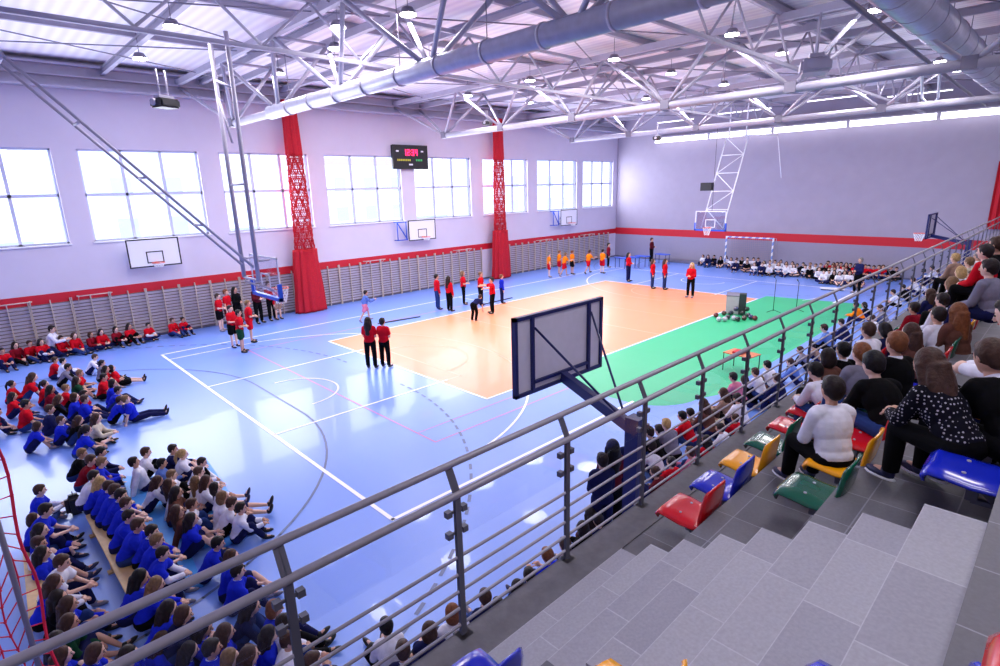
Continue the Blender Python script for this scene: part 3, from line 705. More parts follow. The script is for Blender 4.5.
POSES = {
 # hip height, lean, head pitch, thigh dirs, shin dirs, foot dir, upper arms, forearms  (y>0 is the left side; mirrored when one given)
 'knees':   (.13, 16, 0, (.72,.16,.66), (.52,-.06,-.84), (.97,.05,-.1), (.62,.1,-.78), (.8,-.3,.0)),
 'hug':     (.13, 30, -12, (.66,.1,.74), (.42,0,-.9), (1,.05,-.05), (.55,.14,-.8), (.62,-.6,-.25)),
 'straight':(.12, -12, 6, (.98,.12,.1), (.97,.02,-.22), (.35,.15,.92), (-.35,.2,-.9), (-.3,.05,-.95)),
 'lap':     (.12, 16, -6, (.9,.3,.28), (.75,-.35,-.5), (.7,.3,.3), (.35,.14,-.9), (.7,-.5,-.25)),
 'cross':   (.12, 18, -8, (.72,.66,.14), (.15,-.93,-.2), (.6,-.5,-.1), (.42,.16,-.85), (.75,-.45,.02)),
 'bench':   (.40, 30, -14, (.95,.14,.1), (.22,0,-.97), (1,.08,-.04), (.5,.1,-.85), (.72,-.45,-.1)),
 'seat':    (.50, 14, -4, (.99,.1,.02), (.12,0,-.99), (1,.08,-.04), (.25,.14,-.95), (.75,-.5,-.28)),
 'lean':    (.50, 40, -26, (.99,.14,.0), (.02,0,-1), (1,.1,-.04), (.42,.1,-.9), (.75,-.5,-.12)),
 'stand':   (.87, 1, 0, (.03,.05,-1), (-.03,.0,-1), (1,.12,-.02), (.02,.16,-1), (.2,.02,-1)),
 'folded':  (.87, 0, 0, (.03,.07,-1), (-.03,.0,-1), (1,.15,-.02), (.12,.16,-1), (.75,-.72,.05)),
 'point':   (.87, 3, 0, (.1,.08,-1), (-.06,.0,-1), (1,.12,-.02), (.75,.5,-.25), (.9,.35,.0)),
 'clasp':   (.87, 4, -4, (.04,.06,-1), (-.04,.0,-1), (1,.12,-.02), (.12,.12,-1), (.62,-.7,-.05)),
 'bend':    (.78, 68, 10, (.25,.08,-1), (-.28,.0,-.96), (1,.1,-.02), (.3,.1,-.9), (.25,-.05,-.9)),
 'stride':  (.83, 12, 0, [(.5,.1,-.86),(-.35,-.1,-.94)], [(.1,0,-1),(-.55,0,-.84)], [(1,0,.05),(.75,0,-.6)], [(-.4,.25,-.85),(.55,-.2,-.8)], [(.3,.1,-.9),(.9,0,.3)]),
 'squat':   (.40, 18, -8, [(.8,.2,.4),(.75,-.3,-.55)], [(-.15,0,-1),(-.8,0,-.2)], [(1,0,-.02),(.3,0,-.95)], (.6,.1,-.75), (.85,-.3,.1)),
}
def two(v):
    if isinstance(v, list): return [nrm(v[0]), nrm(v[1])]
    return [nrm(v), nrm((v[0], -v[1], v[2]))]
TPL = {}
def template(pose, near=False):
    key = (pose, near)
    if key in TPL: return TPL[key]
    hz, lean, hp, th, sh, ft, ua, fa = POSES[pose]; th, sh, ft, ua, fa = map(two, (th, sh, ft, ua, fa))
    L = math.radians(lean); u = V((math.sin(L), 0, math.cos(L))); R = Matrix.Rotation(L, 3, 'Y'); hip = V((0, 0, hz))
    cur = L*.55; un = V((math.sin(L*.8), 0, math.cos(L*.8)))
    sc = hip+u*.43; nk = hip+u*.47; ha = math.radians(lean*.45)-math.radians(hp)*-1*-1 if False else math.radians(lean*.4)+math.radians(-hp*-1)
    hd = nk+V((math.sin(math.radians(lean*.6)), 0, math.cos(math.radians(lean*.6))))*.165
    HR = Matrix.Rotation(math.radians(lean*.35-(-hp)*-.3), 3, 'Y')
    J = {}
    for i, s in enumerate((1, -1)):
        hj = hip+V((0, .088*s, 0)); kn = hj+th[i]*.40; an = kn+sh[i]*.385
        shd = sc+V((0, .15*s, 0))-u*.02; el = shd+ua[i]*.265; wr = el+fa[i]*.235
        J[i] = (hj, kn, an, shd, el, wr)
    vox = .008 if near else .0145
    def torso(b, g, hem=0.):
        ball(b, hip+u*.30, (.112+g, .158+g, .185+g), 16, 12, rot=R); ball(b, hip+u*.13, (.104+g, .14+g, .18+g), 16, 12, rot=R)
        caps(b, sc+V((0,.12,-.012)), sc+V((0,-.12,-.012)), .056+g, .056+g)
    def arms(b, g, upto=1.):
        for i in (0, 1):
            hj, kn, an, shd, el, wr = J[i]
            if upto >= 1: caps(b, shd, el, .047+g, .037+g); caps(b, el, wr-(wr-el)*.06, .037+g, .027+g*1.1)
            else: e = shd.lerp(el, upto); caps(b, shd, shd.lerp(e, .8), .05+g, .048+g); tube(b, shd, e, .05+g, .05+g, n=14)
    def legs(b, g, kind='full'):
        ball(b, hip+u*.01, (.115+g, .148+g, .115+g), 16, 10, rot=R)
        for i in (0, 1):
            hj, kn, an, *_ = J[i]
            if kind == 'full': caps(b, hj, kn, .082+g, .056+g); caps(b, kn, kn.lerp(an, .45), .056+g, .052+g); tube(b, kn.lerp(an, .4), kn.lerp(an, .97), .052+g, .042+g, n=14)
            else: e = hj.lerp(kn, .8); caps(b, hj, hj.lerp(e, .85), .086+g, .074+g); tube(b, hj, e, .086+g, .078+g, n=14)
    b = nb(); torso(b, 0); arms(b, 0); ball(b, hip+u*.01, (.112, .145, .11), 16, 10, rot=R)
    for i in (0, 1):
        hj, kn, an, shd, el, wr = J[i]
        caps(b, hj, kn, .08, .053); caps(b, kn, kn.lerp(an, .35), .052, .05); caps(b, kn.lerp(an, .35), an, .05, .034); caps(b, an, an+ft[i]*.12-V((0,0,.02)), .034, .028)
        d = fa[i]; ball(b, wr+d*.045, (.042, .042, .052), 12, 8)
    caps(b, nk-u*.04, hd-V((0,0,.04)), .05, .047)
    ball(b, hd, (.098, .082, .117), 18, 14, rot=HR); ball(b, hd+HR @ V((.035,0,-.06)), (.055, .055, .058), 12, 8, rot=HR)
    body = ev_mesh(b, vox, 'body', 2)
    # face, ears, fingers added to the same mesh
    b = nb(); b.from_mesh(body)
    hp_ = lambda x, y, z: hd+HR @ V((x*1.08, y*1.1, z*1.06))
    for s in (-1, 1):
        ball(b, hp_(.079, s*.03, .008), (.01,.014,.009), 8, 6, 1, HR); ball(b, hp_(-.005, s*.076, -.005), (.018,.009,.03), 8, 6, 0, HR)
        tube(b, hp_(.083, s*.016, .03), hp_(.076, s*.045, .03), .005, n=5, mi=1)
    tube(b, hp_(.084, 0, .012), hp_(.102, 0, -.024), .009, .015, n=7); ball(b, hp_(.098,0,-.026), (.013,.015,.01), 8, 6, 0, HR)
    ball(b, hp_(.083, 0, -.055), (.008,.024,.007), 8, 6, 2, HR)
    for i, s in enumerate((1, -1)):
        *_, el, wr = J[i]; d = fa[i]; side = d.cross(V((0,0,1)));
        if side.length < .2: side = V((0, 1, 0))
        side.normalize(); nn = side.cross(d).normalized()
        if nn.z > 0: nn = -nn
        inn = side if (side.y*s < 0) else -side
        for f, (o, l) in enumerate(((-.03,.062),(-.01,.074),(.011,.07),(.03,.055))):
            a = wr+d*.075-inn*o; m1 = a+d*l*.55+nn*.006; m2 = m1+(d*.7+nn*.75).normalized()*l*.5
            tube(b, a-d*.02, m1, .0095, .0088, n=6); tube(b, m1, m2, .0088, .0075, n=6); ball(b, m2, .0076, 6, 4); ball(b, m1, .0088, 6, 4)
        a = wr+d*.03+inn*.03; m1 = a+(d*.6+inn*.8+nn*.2).normalized()*.04; m2 = m1+(d*.9+inn*.15+nn*.3).normalized()*.032
        tube(b, a-inn*.015, m1, .0115, .01, n=6); tube(b, m1, m2, .01, .008, n=6); ball(b, m2, .008, 6, 4)
    me = bpy.data.meshes.new('body_'+pose); b.to_mesh(me); b.free(); me.materials.append(M_skin); me.materials.append(M_eye); me.materials.append(M_lip)
    T = dict(body=me, head=hd, HR=HR, J=J, hip=hip, u=u)
    for nm, g, up in (('long', .022, 1), ('short', .026, .7)):
        b = nb(); torso(b, g); arms(b, g, up); ball(b, hip+u*.035, (.116+g, .15+g, .085+g), 16, 10, rot=R)
        mm = ev_mesh(b, vox, 'top_'+pose, 2); mm.materials.append(M_cloth); T[nm] = mm
    for nm in ('full', 'half'):
        b = nb(); legs(b, .018 if nm == 'full' else .026, nm); mm = ev_mesh(b, vox, 'bottom_'+pose, 2); mm.materials.append(M_cloth); T[nm] = mm
    # skirt: cone from waist over thighs
    b = nb()
    for i in (0, 1):
        hj, kn, *_ = J[i]; caps(b, hj, hj.lerp(kn, .75), .105, .115)
    k0 = J[0][1].lerp(J[0][0], .3); k1 = J[1][1].lerp(J[1][0], .3); caps(b, k0, k1, .09, .09); ball(b, hip+u*.03, (.135,.165,.12), 16, 10, rot=R)
    mm = ev_mesh(b, .018, 'skirt_'+pose, 3); mm.materials.append(M_cloth); T['skirt'] = mm
    T['shoes'] = []; T['soles'] = []
    for i in (0, 1):
        hj, kn, an, *_ = J[i]; f = ft[i].normalized(); upv = V((0,0,1)) if abs(f.z) < .7 else V((-1,0,0))
        side = f.cross(upv).normalized(); up2 = side.cross(f); M = Matrix((f, side, up2)).transposed()
        b = nb(); c = an+f*.055-up2*.035; ball(b, c+f*.03, (.125, .045, .038), 14, 10, rot=M); ball(b, c-f*.035+up2*.02, (.06, .043, .055), 12, 10, rot=M); T['shoes'].append(mesh('shoe_'+pose, b, M_shoe))
        b = nb(); c = an+f*.06-up2*.062; ball(b, c+f*.022, (.137, .05, .018), 16, 8, rot=M); T['soles'].append(mesh('sole_'+pose, b, M_white))
    # white shirt collar
    b = nb(); q = nk.lerp(hd, .12)
    n = 14; rr = [[b.verts.new(q+R @ V((r_*math.cos(2*PI*k/n), r_*.95*math.sin(2*PI*k/n), z))) for k in range(n)] for r_, z in ((.085,-.045),(.066,-.005),(.062,.012))]
    for a, c in zip(rr, rr[1:]):
        for k in range(n): b.faces.new((a[k], a[(k+1) % n], c[(k+1) % n], c[k])).smooth = True
    T['collar'] = mesh('collar_'+pose, b, M_cloth)
    TPL[key] = T; return T
# hair meshes, centred on the head, face towards +X
def hair_mesh(kind, vox=.011):
    b = nb()
    if kind == 'short': ball(b, (-.02,0,.022), (.092,.086,.105), 18, 12); ball(b, (.02,0,.075), (.06,.062,.042), 12, 8); ball(b, (-.055,0,-.03), (.045,.064,.06), 12, 8)
    else:
        ball(b, (-.022,0,.02), (.096,.09,.112), 18, 12)
        if kind == 'long': tube(b, (-.06,0,0), (-.1,0,-.34), .085, .06, n=14); ball(b, (-.1,0,-.34), (.05,.075,.07), 12, 8); ball(b, (-.075,0,-.15), (.06,.11,.2), 12, 10); [caps(b, (-.01,s*.078,0), (-.03,s*.1,-.22), .03, .022) for s in (-1, 1)]
        if kind == 'pony': ball(b, (-.105,0,.05), .035, 10, 8); caps(b, (-.115,0,.04), (-.15,0,-.08), .03, .034); caps(b, (-.15,0,-.08), (-.13,0,-.25), .034, .012)
        if kind == 'bob': ball(b, (-.04,0,-.04), (.082,.1,.11), 14, 10)
        if kind == 'bun': ball(b, (-.09,0,.09), .045, 12, 8)
    mm = ev_mesh(b, vox, 'hair_'+kind, 1); mm.materials.append(M_hair); return mm
HAIRM = {k: hair_mesh(k) for k in ('short','long','pony','bob','bun')}
HC = dict(dark=s2l(34,25,26), brown=s2l(66,44,36), light=s2l(120,92,66), blond=s2l(182,150,100), ginger=s2l(118,70,42), black=s2l(16,14,18), grey=s2l(120,116,118))
TC = dict(red=s2l(196,14,34), blue=s2l(26,44,196), white=s2l(226,226,240), navy=s2l(24,28,72), grey=s2l(122,120,140), black=s2l(8,8,12), orange=s2l(246,130,20), darkred=s2l(128,14,34), jeans=s2l(38,58,112), lightblue=s2l(92,120,190), cream=s2l(206,196,176), brown=s2l(96,62,54), green=s2l(20,64,44), pink=s2l(206,120,150), tan=s2l(150,122,108), maroon=s2l(90,20,34))
SK = [s2l(222,178,158), s2l(208,160,138), s2l(232,192,174)]
TN = dict(lightblue='light blue', darkred='dark red')
rnd = random.Random(3)
def person(pose, loc, head, scale, top, bottom, hair, label, group=None, sleeve='long', leg='full', near=False, shoe=None, collar=False, topmat=None, sleevecol=None):
    T = template(pose, near); hk, hc = hair
    r = thing('person', label, 'person', loc, math.radians(head), group, scale)
    sk = rnd.choice(SK); link('body', T['body'], r, color=sk)
    o = link('top', T[sleeve], r, color=TC[top])
    if topmat: mm = T[sleeve].copy(); mm.materials.clear(); mm.materials.append(topmat); o.data = mm
    if sleevecol: o2 = link('undershirt', T['long'], o, color=TC[sleevecol]); o2.scale = (.995,.99,.995); o.data = T['short']; o.scale = (1.01,1.03,1.0)
    link({'full':'trousers','half':'shorts','skirt':'skirt'}[leg], T[leg], r, color=TC[bottom])
    sc_ = TC[shoe or rnd.choice(['black','navy','grey','black'])]; sh = [link('shoe', T['shoes'][i], r, color=sc_) for i in (0, 1)]
    if near: [link('shoe_sole', T['soles'][i], sh[i]) for i in (0, 1)]
    if collar: link('collar', T['collar'], o, color=TC['white'])
    o = link('hair', HAIRM[hk], r, T['head'], T['HR'].to_euler(), color=HC[hc]).scale = (1.09, 1.11, 1.07)
    return r
def by_head(px, py, floorz, pose, head, scale, *a, **k):
    T = template(pose, k.get('near', False)); h = T['head']*scale; p = onz(px, py, floorz+h.z)
    if p.y > 10.2: p = ony(px, py, 10.2)
    if p.x > 18.5: d = ray(px, py); p = CAM+d*((18.5-CAM.x)/d.x)
    c, s = math.cos(math.radians(head)), math.sin(math.radians(head))
    return person(pose, (p.x-(h.x*c-h.y*s), p.y-(h.x*s+h.y*c), floorz), head, scale, *a, **k)
def by_feet(px, py, pose, head, scale, *a, **k):
    p = onz(px, py, 0); return person(pose, (p.x, p.y, 0), head, scale, *a, **k)
HW = dict(short='short', long='long', pony='tied', bob='bobbed', bun='bun of')
def crowd(rows, phrase, ref, group, heading, floorz=0., poses=('knees','hug','lap','cross','straight'), scale=.84, jit=12, key=None, who='child', verb='seated', **kw):
    for i, q in enumerate(rows):
        px, py, top, hk, hc = q[:5]; ex = q[5] if len(q) > 5 else {}
        pose = ex.get('pose', poses[(i*7+len(top)) % len(poses)])
        hd = ex.get('head', heading+rnd.uniform(-jit, jit)); sc = ex.get('scale', scale*rnd.uniform(.94, 1.05))
        hn = 'blond' if hc == 'blond' else hc
        lab = ex.get('label') or f'{who} in {TN.get(top, top)} top, {HW[hk]} {hn} hair, {ORD[i % 40]} {ref} of {phrase}'
        skirt = hk != 'short' and rnd.random() < .35
        by_head(px, py, ex.get('z', floorz), pose, hd, sc, top, ex.get('bottom', rnd.choice(['navy','black','navy','jeans'])), (hk, hc), lab, group, sleeve=ex.get('sleeve', rnd.choice(['long','long','short'])), leg=ex.get('leg', 'skirt' if skirt else 'full'), collar=ex.get('collar', top in ('blue','black','navy') and rnd.random() < .4), sleevecol=ex.get('sleevecol'), **kw)
# ------------------------------------------------------------------ people: who sits where
S, Lg, Po, Bo = 'short', 'long', 'pony', 'bob'
# row against the window wall (red tops), left to right
crowd([(2,351,'red',S,'dark'),(15,344,'darkred',Lg,'dark'),(29,341,'red',S,'brown'),(41,342,'red',Lg,'dark',{'sleevecol':'white'}),(61,338,'red',S,'dark'),(74,334,'red',Lg,'brown'),(90,331,'darkred',Bo,'brown'),
 (100,327,'red',Lg,'dark'),(115,326,'darkred',Po,'dark'),(128,321,'red',Lg,'dark'),(147,319,'red',S,'dark',{'sleevecol':'white'}),(172,319,'red',S,'brown'),(182,315,'red',S,'dark')],
 'window wall row', 'from left', 'children seated against the window wall', -65, poses=('knees','cross','lap'), scale=.9)
by_head(52, 329, 0, 'squat', -25, 1.05, 'white', 'navy', (S,'dark'), 'adult in white top squatting in front of the red row at the left wall', sleeve='long')
# upper left cluster
A = [(-3,412,'darkred',S,'dark'),(12,384,'red',Po,'dark'),(13,396,'red',Lg,'dark'),(26,404,'red',S,'black',{'scale':.95}),(33,377,'red',Lg,'brown',{'scale':1.0}),(38,426,'blue',Bo,'brown'),(45,384,'red',Po,'dark'),(51,389,'darkred',Lg,'black'),
 (50,409,'navy',S,'brown'),(55,360,'red',S,'brown',{'sleevecol':'white'}),(59,399,'black',Lg,'brown'),(61,420,'blue',S,'brown'),(63,361,'white',S,'black'),(68,367,'grey',S,'dark'),(66,388,'red',S,'light'),(75,397,'blue',Bo,'brown'),(77,380,'green',Lg,'dark'),(80,373,'red',S,'light'),(79,420,'black',Lg,'brown'),
 (84,394,'red',S,'dark'),(85,399,'blue',S,'brown',{'sleeve':'short'}),(87,430,'blue',Po,'dark'),(95,357,'white',S,'brown'),(97,418,'cream',Lg,'brown'),(102,363,'grey',S,'dark'),(104,377,'red',S,'dark',{'sleeve':'short'}),(106,369,'red',Lg,'dark'),(112,368,'red',Bo,'black',{'pose':'straight'}),(113,383,'blue',Bo,'dark'),(118,390,'blue',S,'dark'),
 (120,400,'blue',S,'brown',{'sleevecol':'white','pose':'hug'}),(126,399,'blue',S,'light',{'pose':'straight','sleeve':'short'})]
crowd(A, 'upper left cluster', 'from left', 'children in the upper left cluster', -12, poses=('lap','knees','cross','hug'), scale=.86)
# black clad feet group at the very left is the far left boy; next the bench band
B = [(82,453,'black',S,'light'),(91,460,'darkred',S,'brown'),(101,452,'navy',S,'black'),(102,462,'blue',S,'light'),(94,476,'white',S,'dark'),(101,482,'blue',Lg,'blond'),(109,486,'blue',S,'brown'),(115,490,'blue',S,'brown'),(121,495,'blue',S,'dark'),(126,503,'blue',S,'brown'),(129,516,'blue',S,'dark'),(138,525,'blue',S,'brown'),(152,531,'blue',S,'dark'),(157,540,'blue',S,'light'),(163,553,'blue',S,'dark',{'sleevecol':'white'}),
 (141,577,'blue',Lg,'black'),(157,584,'blue',Lg,'light'),(169,608,'blue',Lg,'dark'),(184,614,'navy',Bo,'brown')]
crowd(B, 'middle bench', 'from top', 'children on the middle bench', -20, poses=('bench',), scale=.84)
# front court-side group on the blue mats
Cc = [(134,462,'white',S,'dark'),(146,452,'white',S,'brown'),(158,481,'white',Lg,'brown'),(162,463,'lightblue',S,'black'),(170,484,'white',Lg,'brown'),(172,475,'white',S,'light'),(173,449,'navy',S,'dark'),(177,492,'brown',Lg,'dark'),(178,511,'brown',Lg,'brown'),(183,454,'white',Po,'blond'),(192,519,'blue',Lg,'dark'),(192,504,'white',S,'brown'),(197,481,'white',Lg,'light'),(199,472,'white',S,'brown'),(202,462,'white',S,'dark'),
 (207,481,'white',Lg,'brown'),(216,488,'white',Bo,'dark'),(223,497,'white',Bo,'light'),(232,503,'white',S,'brown'),(241,508,'white',S,'dark')]
crowd(Cc, 'mat group', 'from left', 'children on the blue mats', -20, poses=('knees','straight','knees','hug'), scale=.84)
D = [(40,490,'blue',S,'brown',{'pose':'cross','sleevecol':'white'}),(46,510,'blue',S,'dark'),(34,519,'blue',Bo,'brown'),(41,530,'blue',Lg,'dark'),(39,543,'white',S,'brown'),(43,553,'blue',Lg,'dark'),(62,562,'white',S,'brown'),(55,582,'blue',Lg,'brown',{'sleevecol':'white'}),(59,598,'black',Lg,'dark'),(69,604,'blue',Lg,'brown'),(70,622,'green',Lg,'brown'),(58,640,'navy',Lg,'dark'),(63,655,'blue',Lg,'brown'),(96,652,'blue',Bo,'brown',{'sleeve':'short'})]
crowd(D, 'lower left bench', 'from top', 'children on the lower left bench', -16, poses=('lap','knees','bench'), scale=.86)
E_ = [(218,543,'blue',S,'black'),(232,557,'blue',Bo,'brown'),(238,571,'blue',S,'dark'),(204,628,'blue',Lg,'dark'),(226,632,'blue',Lg,'brown'),(231,658,'blue',Bo,'light'),(252,606,'navy',Lg,'dark'),(275,608,'blue',Bo,'ginger'),(270,634,'blue',Lg,'dark'),(284,622,'white',S,'dark'),(289,640,'white',S,'brown'),(313,661,'blue',S,'brown'),(190,650,'blue',Lg,'dark'),(250,655,'blue',Lg,'brown'),(212,648,'blue',S,'dark'),(163,640,'blue',Lg,'brown'),(130,655,'blue',Lg,'dark')]
crowd(E_, 'lower rail group', 'from court', 'children in the group below the railing', -20, poses=('knees','hug','lap'), scale=.86)
# below the balcony, along the near side of the court
G = [(386,626,'white',S,'black'),(403,650,'navy',S,'brown'),(429,630,'navy',Bo,'brown'),(452,612,'white',Bo,'ginger'),(485,597,'navy',S,'brown'),(498,606,'blue',S,'dark'),(517,587,'navy',Lg,'dark'),(529,575,'navy',S,'dark'),(547,555,'blue',S,'ginger'),(565,545,'navy',S,'brown'),(582,528,'black',Bo,'dark'),(590,514,'brown',Lg,'dark'),(598,520,'navy',S,'dark')]
crowd(G, 'near railing row', 'from left', 'children under the near railing', 70, poses=('knees','hug','lap'), scale=.88)
by_head(602,460,0,'clasp',60,.98,'navy','navy',(S,'dark'),'dark haired child in navy top standing left of the blue hoop post')
by_head(612,447,0,'folded',60,1.06,'maroon','black',(Lg,'black'),'long haired person in dark red top standing beside the blue hoop post')
by_head(630,438,0,'stand',60,1.0,'navy','navy',(S,'brown'),'child in navy top standing right against the blue hoop post')
H = [(621,455,'darkred',S,'dark'),(649,432,'black',S,'dark'),(651,446,'white',S,'dark'),(659,430,'navy',S,'dark'),(666,424,'grey',S,'blond'),(682,416,'red',S,'black'),(690,413,'white',S,'dark'),(703,404,'brown',Lg,'brown'),(715,414,'cream',S,'brown'),(723,393,'tan',Lg,'brown'),(733,377,'pink',S,'dark'),(737,398,'white',S,'dark'),(744,380,'black',Bo,'dark'),(755,372,'white',S,'brown'),(760,380,'brown',S,'light'),(767,365,'white',S,'black'),(776,378,'navy',S,'brown')]
crowd(H, 'hoop post crowd', 'from left', 'children beyond the blue hoop post', 80, poses=('bench','hug'), scale=.95)
H2 = [(671,462,'red',S,'dark'),(690,452,'pink',S,'brown'),(706,440,'red',Lg,'dark'),(720,428,'white',S,'dark'),(735,418,'red',S,'brown'),(640,480,'navy',S,'dark'),(655,472,'maroon',S,'brown')]
crowd(H2, 'stand wall row', 'from left', 'children against the stand wall', 85, poses=('hug','knees'), scale=.85)
K = [(790,362,'lightblue',S,'brown'),(800,350,'grey',S,'brown'),(812,345,'tan',S,'dark'),(824,328,'lightblue',S,'dark',{'scale':1.05}),(841,322,'navy',S,'dark'),(856,305,'orange',S,'dark',{'pose':'bench'}),(864,305,'black',Bo,'dark'),(872,318,'white',S,'brown'),(880,308,'grey',S,'brown'),(893,292,'white',S,'dark'),(903,287,'black',S,'dark'),(913,280,'white',S,'brown'),(922,284,'white',S,'dark'),(932,268,'white',S,'dark'),(925,262,'lightblue',S,'dark'),(940,258,'blue',S,'brown')]
crowd(K, 'far railing row', 'from left', 'children along the far part of the railing', 95, poses=('bench','hug'), scale=.95)

# players and helpers on the court (feet pixel)
def st(px, py, pose, hd, sc, top, bot, hair, label, **k): by_feet(px, py+1.5, pose, hd, sc*1.05, top, bot, hair, label, **k)
st(372,367,'folded',38,1.0,'red','black',(Lg,'dark'),'long haired person in red shirt standing left in the pair on the near court',sleeve='short')
st(386,366,'folded',25,.97,'red','black',(S,'dark'),'short haired person in red shirt standing right in the pair on the near court',sleeve='short')
st(222,330,'clasp',-40,.95,'red','black',(S,'brown'),'child in red shirt at the left back of the group under the hoop',sleeve='short',leg='half')
st(235,346,'clasp',-60,.95,'red','black',(S,'dark'),'child in red shirt second from the front under the near hoop',sleeve='short',leg='half')
st(243,351,'clasp',-30,.93,'red','green',(S,'dark'),'front child in red shirt and green shorts with a ball under the hoop',sleeve='short',leg='half')
st(252,341,'clasp',-20,.98,'red','red',(S,'light'),'child in red shirt holding a ball at the right under the hoop',sleeve='short',leg='half')
st(231,327,'stand',-50,1.0,'red','maroon',(S,'ginger'),'ginger haired child in red behind the group under the hoop',sleeve='short',leg='half')
st(240,325,'folded',-60,1.02,'black','black',(Lg,'black'),'person with black curly hair behind the group under the hoop')
st(260,322,'folded',-70,1.05,'maroon','black',(S,'dark'),'tall person in dark red standing behind the clear backboard')
st(273,319,'folded',-75,1.05,'red','black',(S,'brown'),'person in red shirt and black trousers right of the blue padding')
st(279,318,'stand',-80,.9,'red','tan',(S,'brown'),'child standing just right of the near hoop net',leg='half')
st(366,320,'stride',-10,.84,'lightblue','pink',(S,'dark'),'child in blue running beside the black line tape',sleeve='long',leg='half')
st(438,308,'stand',-20,1.0,'red','jeans',(S,'dark'),'person in red shirt and jeans, leftmost of the court helpers')
st(450,310,'stand',0,.98,'red','black',(Lg,'dark'),'long haired helper in red shirt, second from the left')
st(464,303,'folded',-40,.98,'red','black',(Bo,'light'),'light haired helper in red shirt standing third from left',sleeve='short')
st(481,304,'clasp',-60,.98,'red','black',(S,'light'),'helper in loose red shirt behind the bending child',sleeve='short')
st(474,319,'bend',10,.85,'navy','black',(S,'brown'),'child in blue bending forward on the orange court edge',sleeve='short')
st(493,312,'point',150,.98,'red','black',(S,'dark'),'helper in red shirt stretching an arm over the bending child',sleeve='short')
st(502,302,'stand',-30,.85,'blue','navy',(S,'ginger'),'child in blue standing near the black mat by the curtain')
for i, (px, py, hc) in enumerate([(549,276,'grey'),(559,273,'ginger'),(564,275,'light'),(572,273,'ginger'),(588,272,'brown'),(602,272,'dark')]):
    st(px, py, ['stand','clasp','stride','stand','stride','clasp'][i], -40+i*6, .92, 'orange', ['red','red','red','black','red','red'][i], (S,hc), f'child in orange shirt near the far wall bars, {ORD[i]} from the left', sleeve='short', leg='half', group='players in orange shirts')
st(608,266,'stand',-60,1.0,'darkred','black',(S,'dark'),'person in dark red top at the far corner benches')
st(628,280,'folded',-80,1.0,'red','navy',(Lg,'dark'),'person in red shirt alone on the far orange court, leftmost')
st(651,261,'folded',-80,1.05,'maroon','black',(S,'brown'),'adult in dark red standing on a bench by the end wall')
st(652,287,'stand',-70,.95,'red','jeans',(Lg,'brown'),'person in red shirt, left one of the far pair')
st(664,288,'stand',-75,.97,'red','jeans',(Lg,'brown'),'person in red shirt, right one of the far pair')
st(690,296,'folded',185,1.02,'red','black',(Lg,'blond'),'blond haired person in red shirt near the lectern')
st(856,292,'folded',150,1.05,'navy','black',(S,'grey'),'adult in dark suit standing by the end of the railing')
by_head(862,268,0,'stand',180,.95,'navy','navy',(S,'dark'),'dark clad person beside the adult in the dark suit') if False else None

# end wall crowd
rnd2 = random.Random(11); M = []
for i in range(26): M.append((703+5.6*i+rnd2.uniform(-1,1), 256+.085*5.6*i+rnd2.uniform(-1.5,1.5), rnd2.choice(['white','white','white','white','black','navy']), rnd2.choice([S,Lg,S,Bo]), rnd2.choice(['dark','brown','light','dark'])))
crowd(M, 'end wall row', 'from left', 'children seated along the end wall', 190, poses=('cross','knees','lap'), scale=.9)
M = []
for i in range(14): M.append((738+8.2*i+rnd2.uniform(-2,2), 262+.07*8.2*i+rnd2.uniform(-1.5,1.5), rnd2.choice(['white','white','white','black','navy']), rnd2.choice([S,Lg,S,Bo]), rnd2.choice(['dark','brown','light','dark'])))
crowd(M, 'goal row', 'from left', 'children seated in front of the goal', 190, poses=('cross','knees','lap'), scale=.88)
M = []
for i in range(16): M.append((828+4.6*i+rnd2.uniform(-1,1), 262+.12*4.6*i*.5+rnd2.uniform(-2,2), rnd2.choice(['red','red','darkred','red','black']), rnd2.choice([S,Lg,S]), rnd2.choice(['dark','brown'])))
crowd(M, 'red end row', 'from left', 'children in red by the end wall', 190, poses=('cross','knees'), scale=.95)
M = []
for i in range(8): M.append((824+5.2*i, 272+.3*i+rnd2.uniform(-1,1), rnd2.choice(['white','white','black']), rnd2.choice([S,Lg]), rnd2.choice(['dark','brown'])))
crowd(M, 'white end row', 'from left', 'children in white before the red end row', 190, poses=('lap','cross'), scale=.9)

# ------------------------------------------------------------------ grandstand spectators
def sp(px, py, row, pose, hd, sc, top, bot, hair, label, **k):
    sc *= .9*(.93 if px > 900 and row < 2 else 1)
    k.setdefault('near', True); T = template(pose, k['near']); h = T['head']*sc; zf = F[row]; p = onz(px, py, zf+h.z+.0)
    c, s = math.cos(math.radians(hd)), math.sin(math.radians(hd))
    y = [-13.2, -14.03, -14.78][row]; 
    yy = p.y-(h.x*s+h.y*c)
    return person(pose, (p.x-(h.x*c-h.y*s), yy, zf), hd, sc, top, bot, hair, label, 'spectators on the grandstand', **k)
sp(832,389,1,'seat',50,.9,'white','black',(S,'dark'),'boy in white shirt leaning forward on a yellow seat beside the aisle')
sp(815,371,0,'lean',63,.9,'white','jeans',(S,'black'),'front row child in white shirt and jeans leaning towards the railing')
sp(827,357,0,'seat',53,.9,'brown','black',(Bo,'dark'),'dark haired front row child behind the boy in jeans')
sp(843,350,0,'seat',53,.9,'black','black',(S,'black'),'front row boy in black jacket with white collar',collar=True)
sp(861,353,1,'seat',48,.86,'grey','jeans',(S,'ginger'),'boy in grey shirt half hidden behind the black jacket')
sp(873,364,1,'lean',48,.98,'black','jeans',(S,'black'),'large boy in black jacket right of the white shirt')
sp(868,330,0,'seat',58,.95,'white','black',(S,'brown'),'tall brown haired front row boy in white shirt',collar=True)
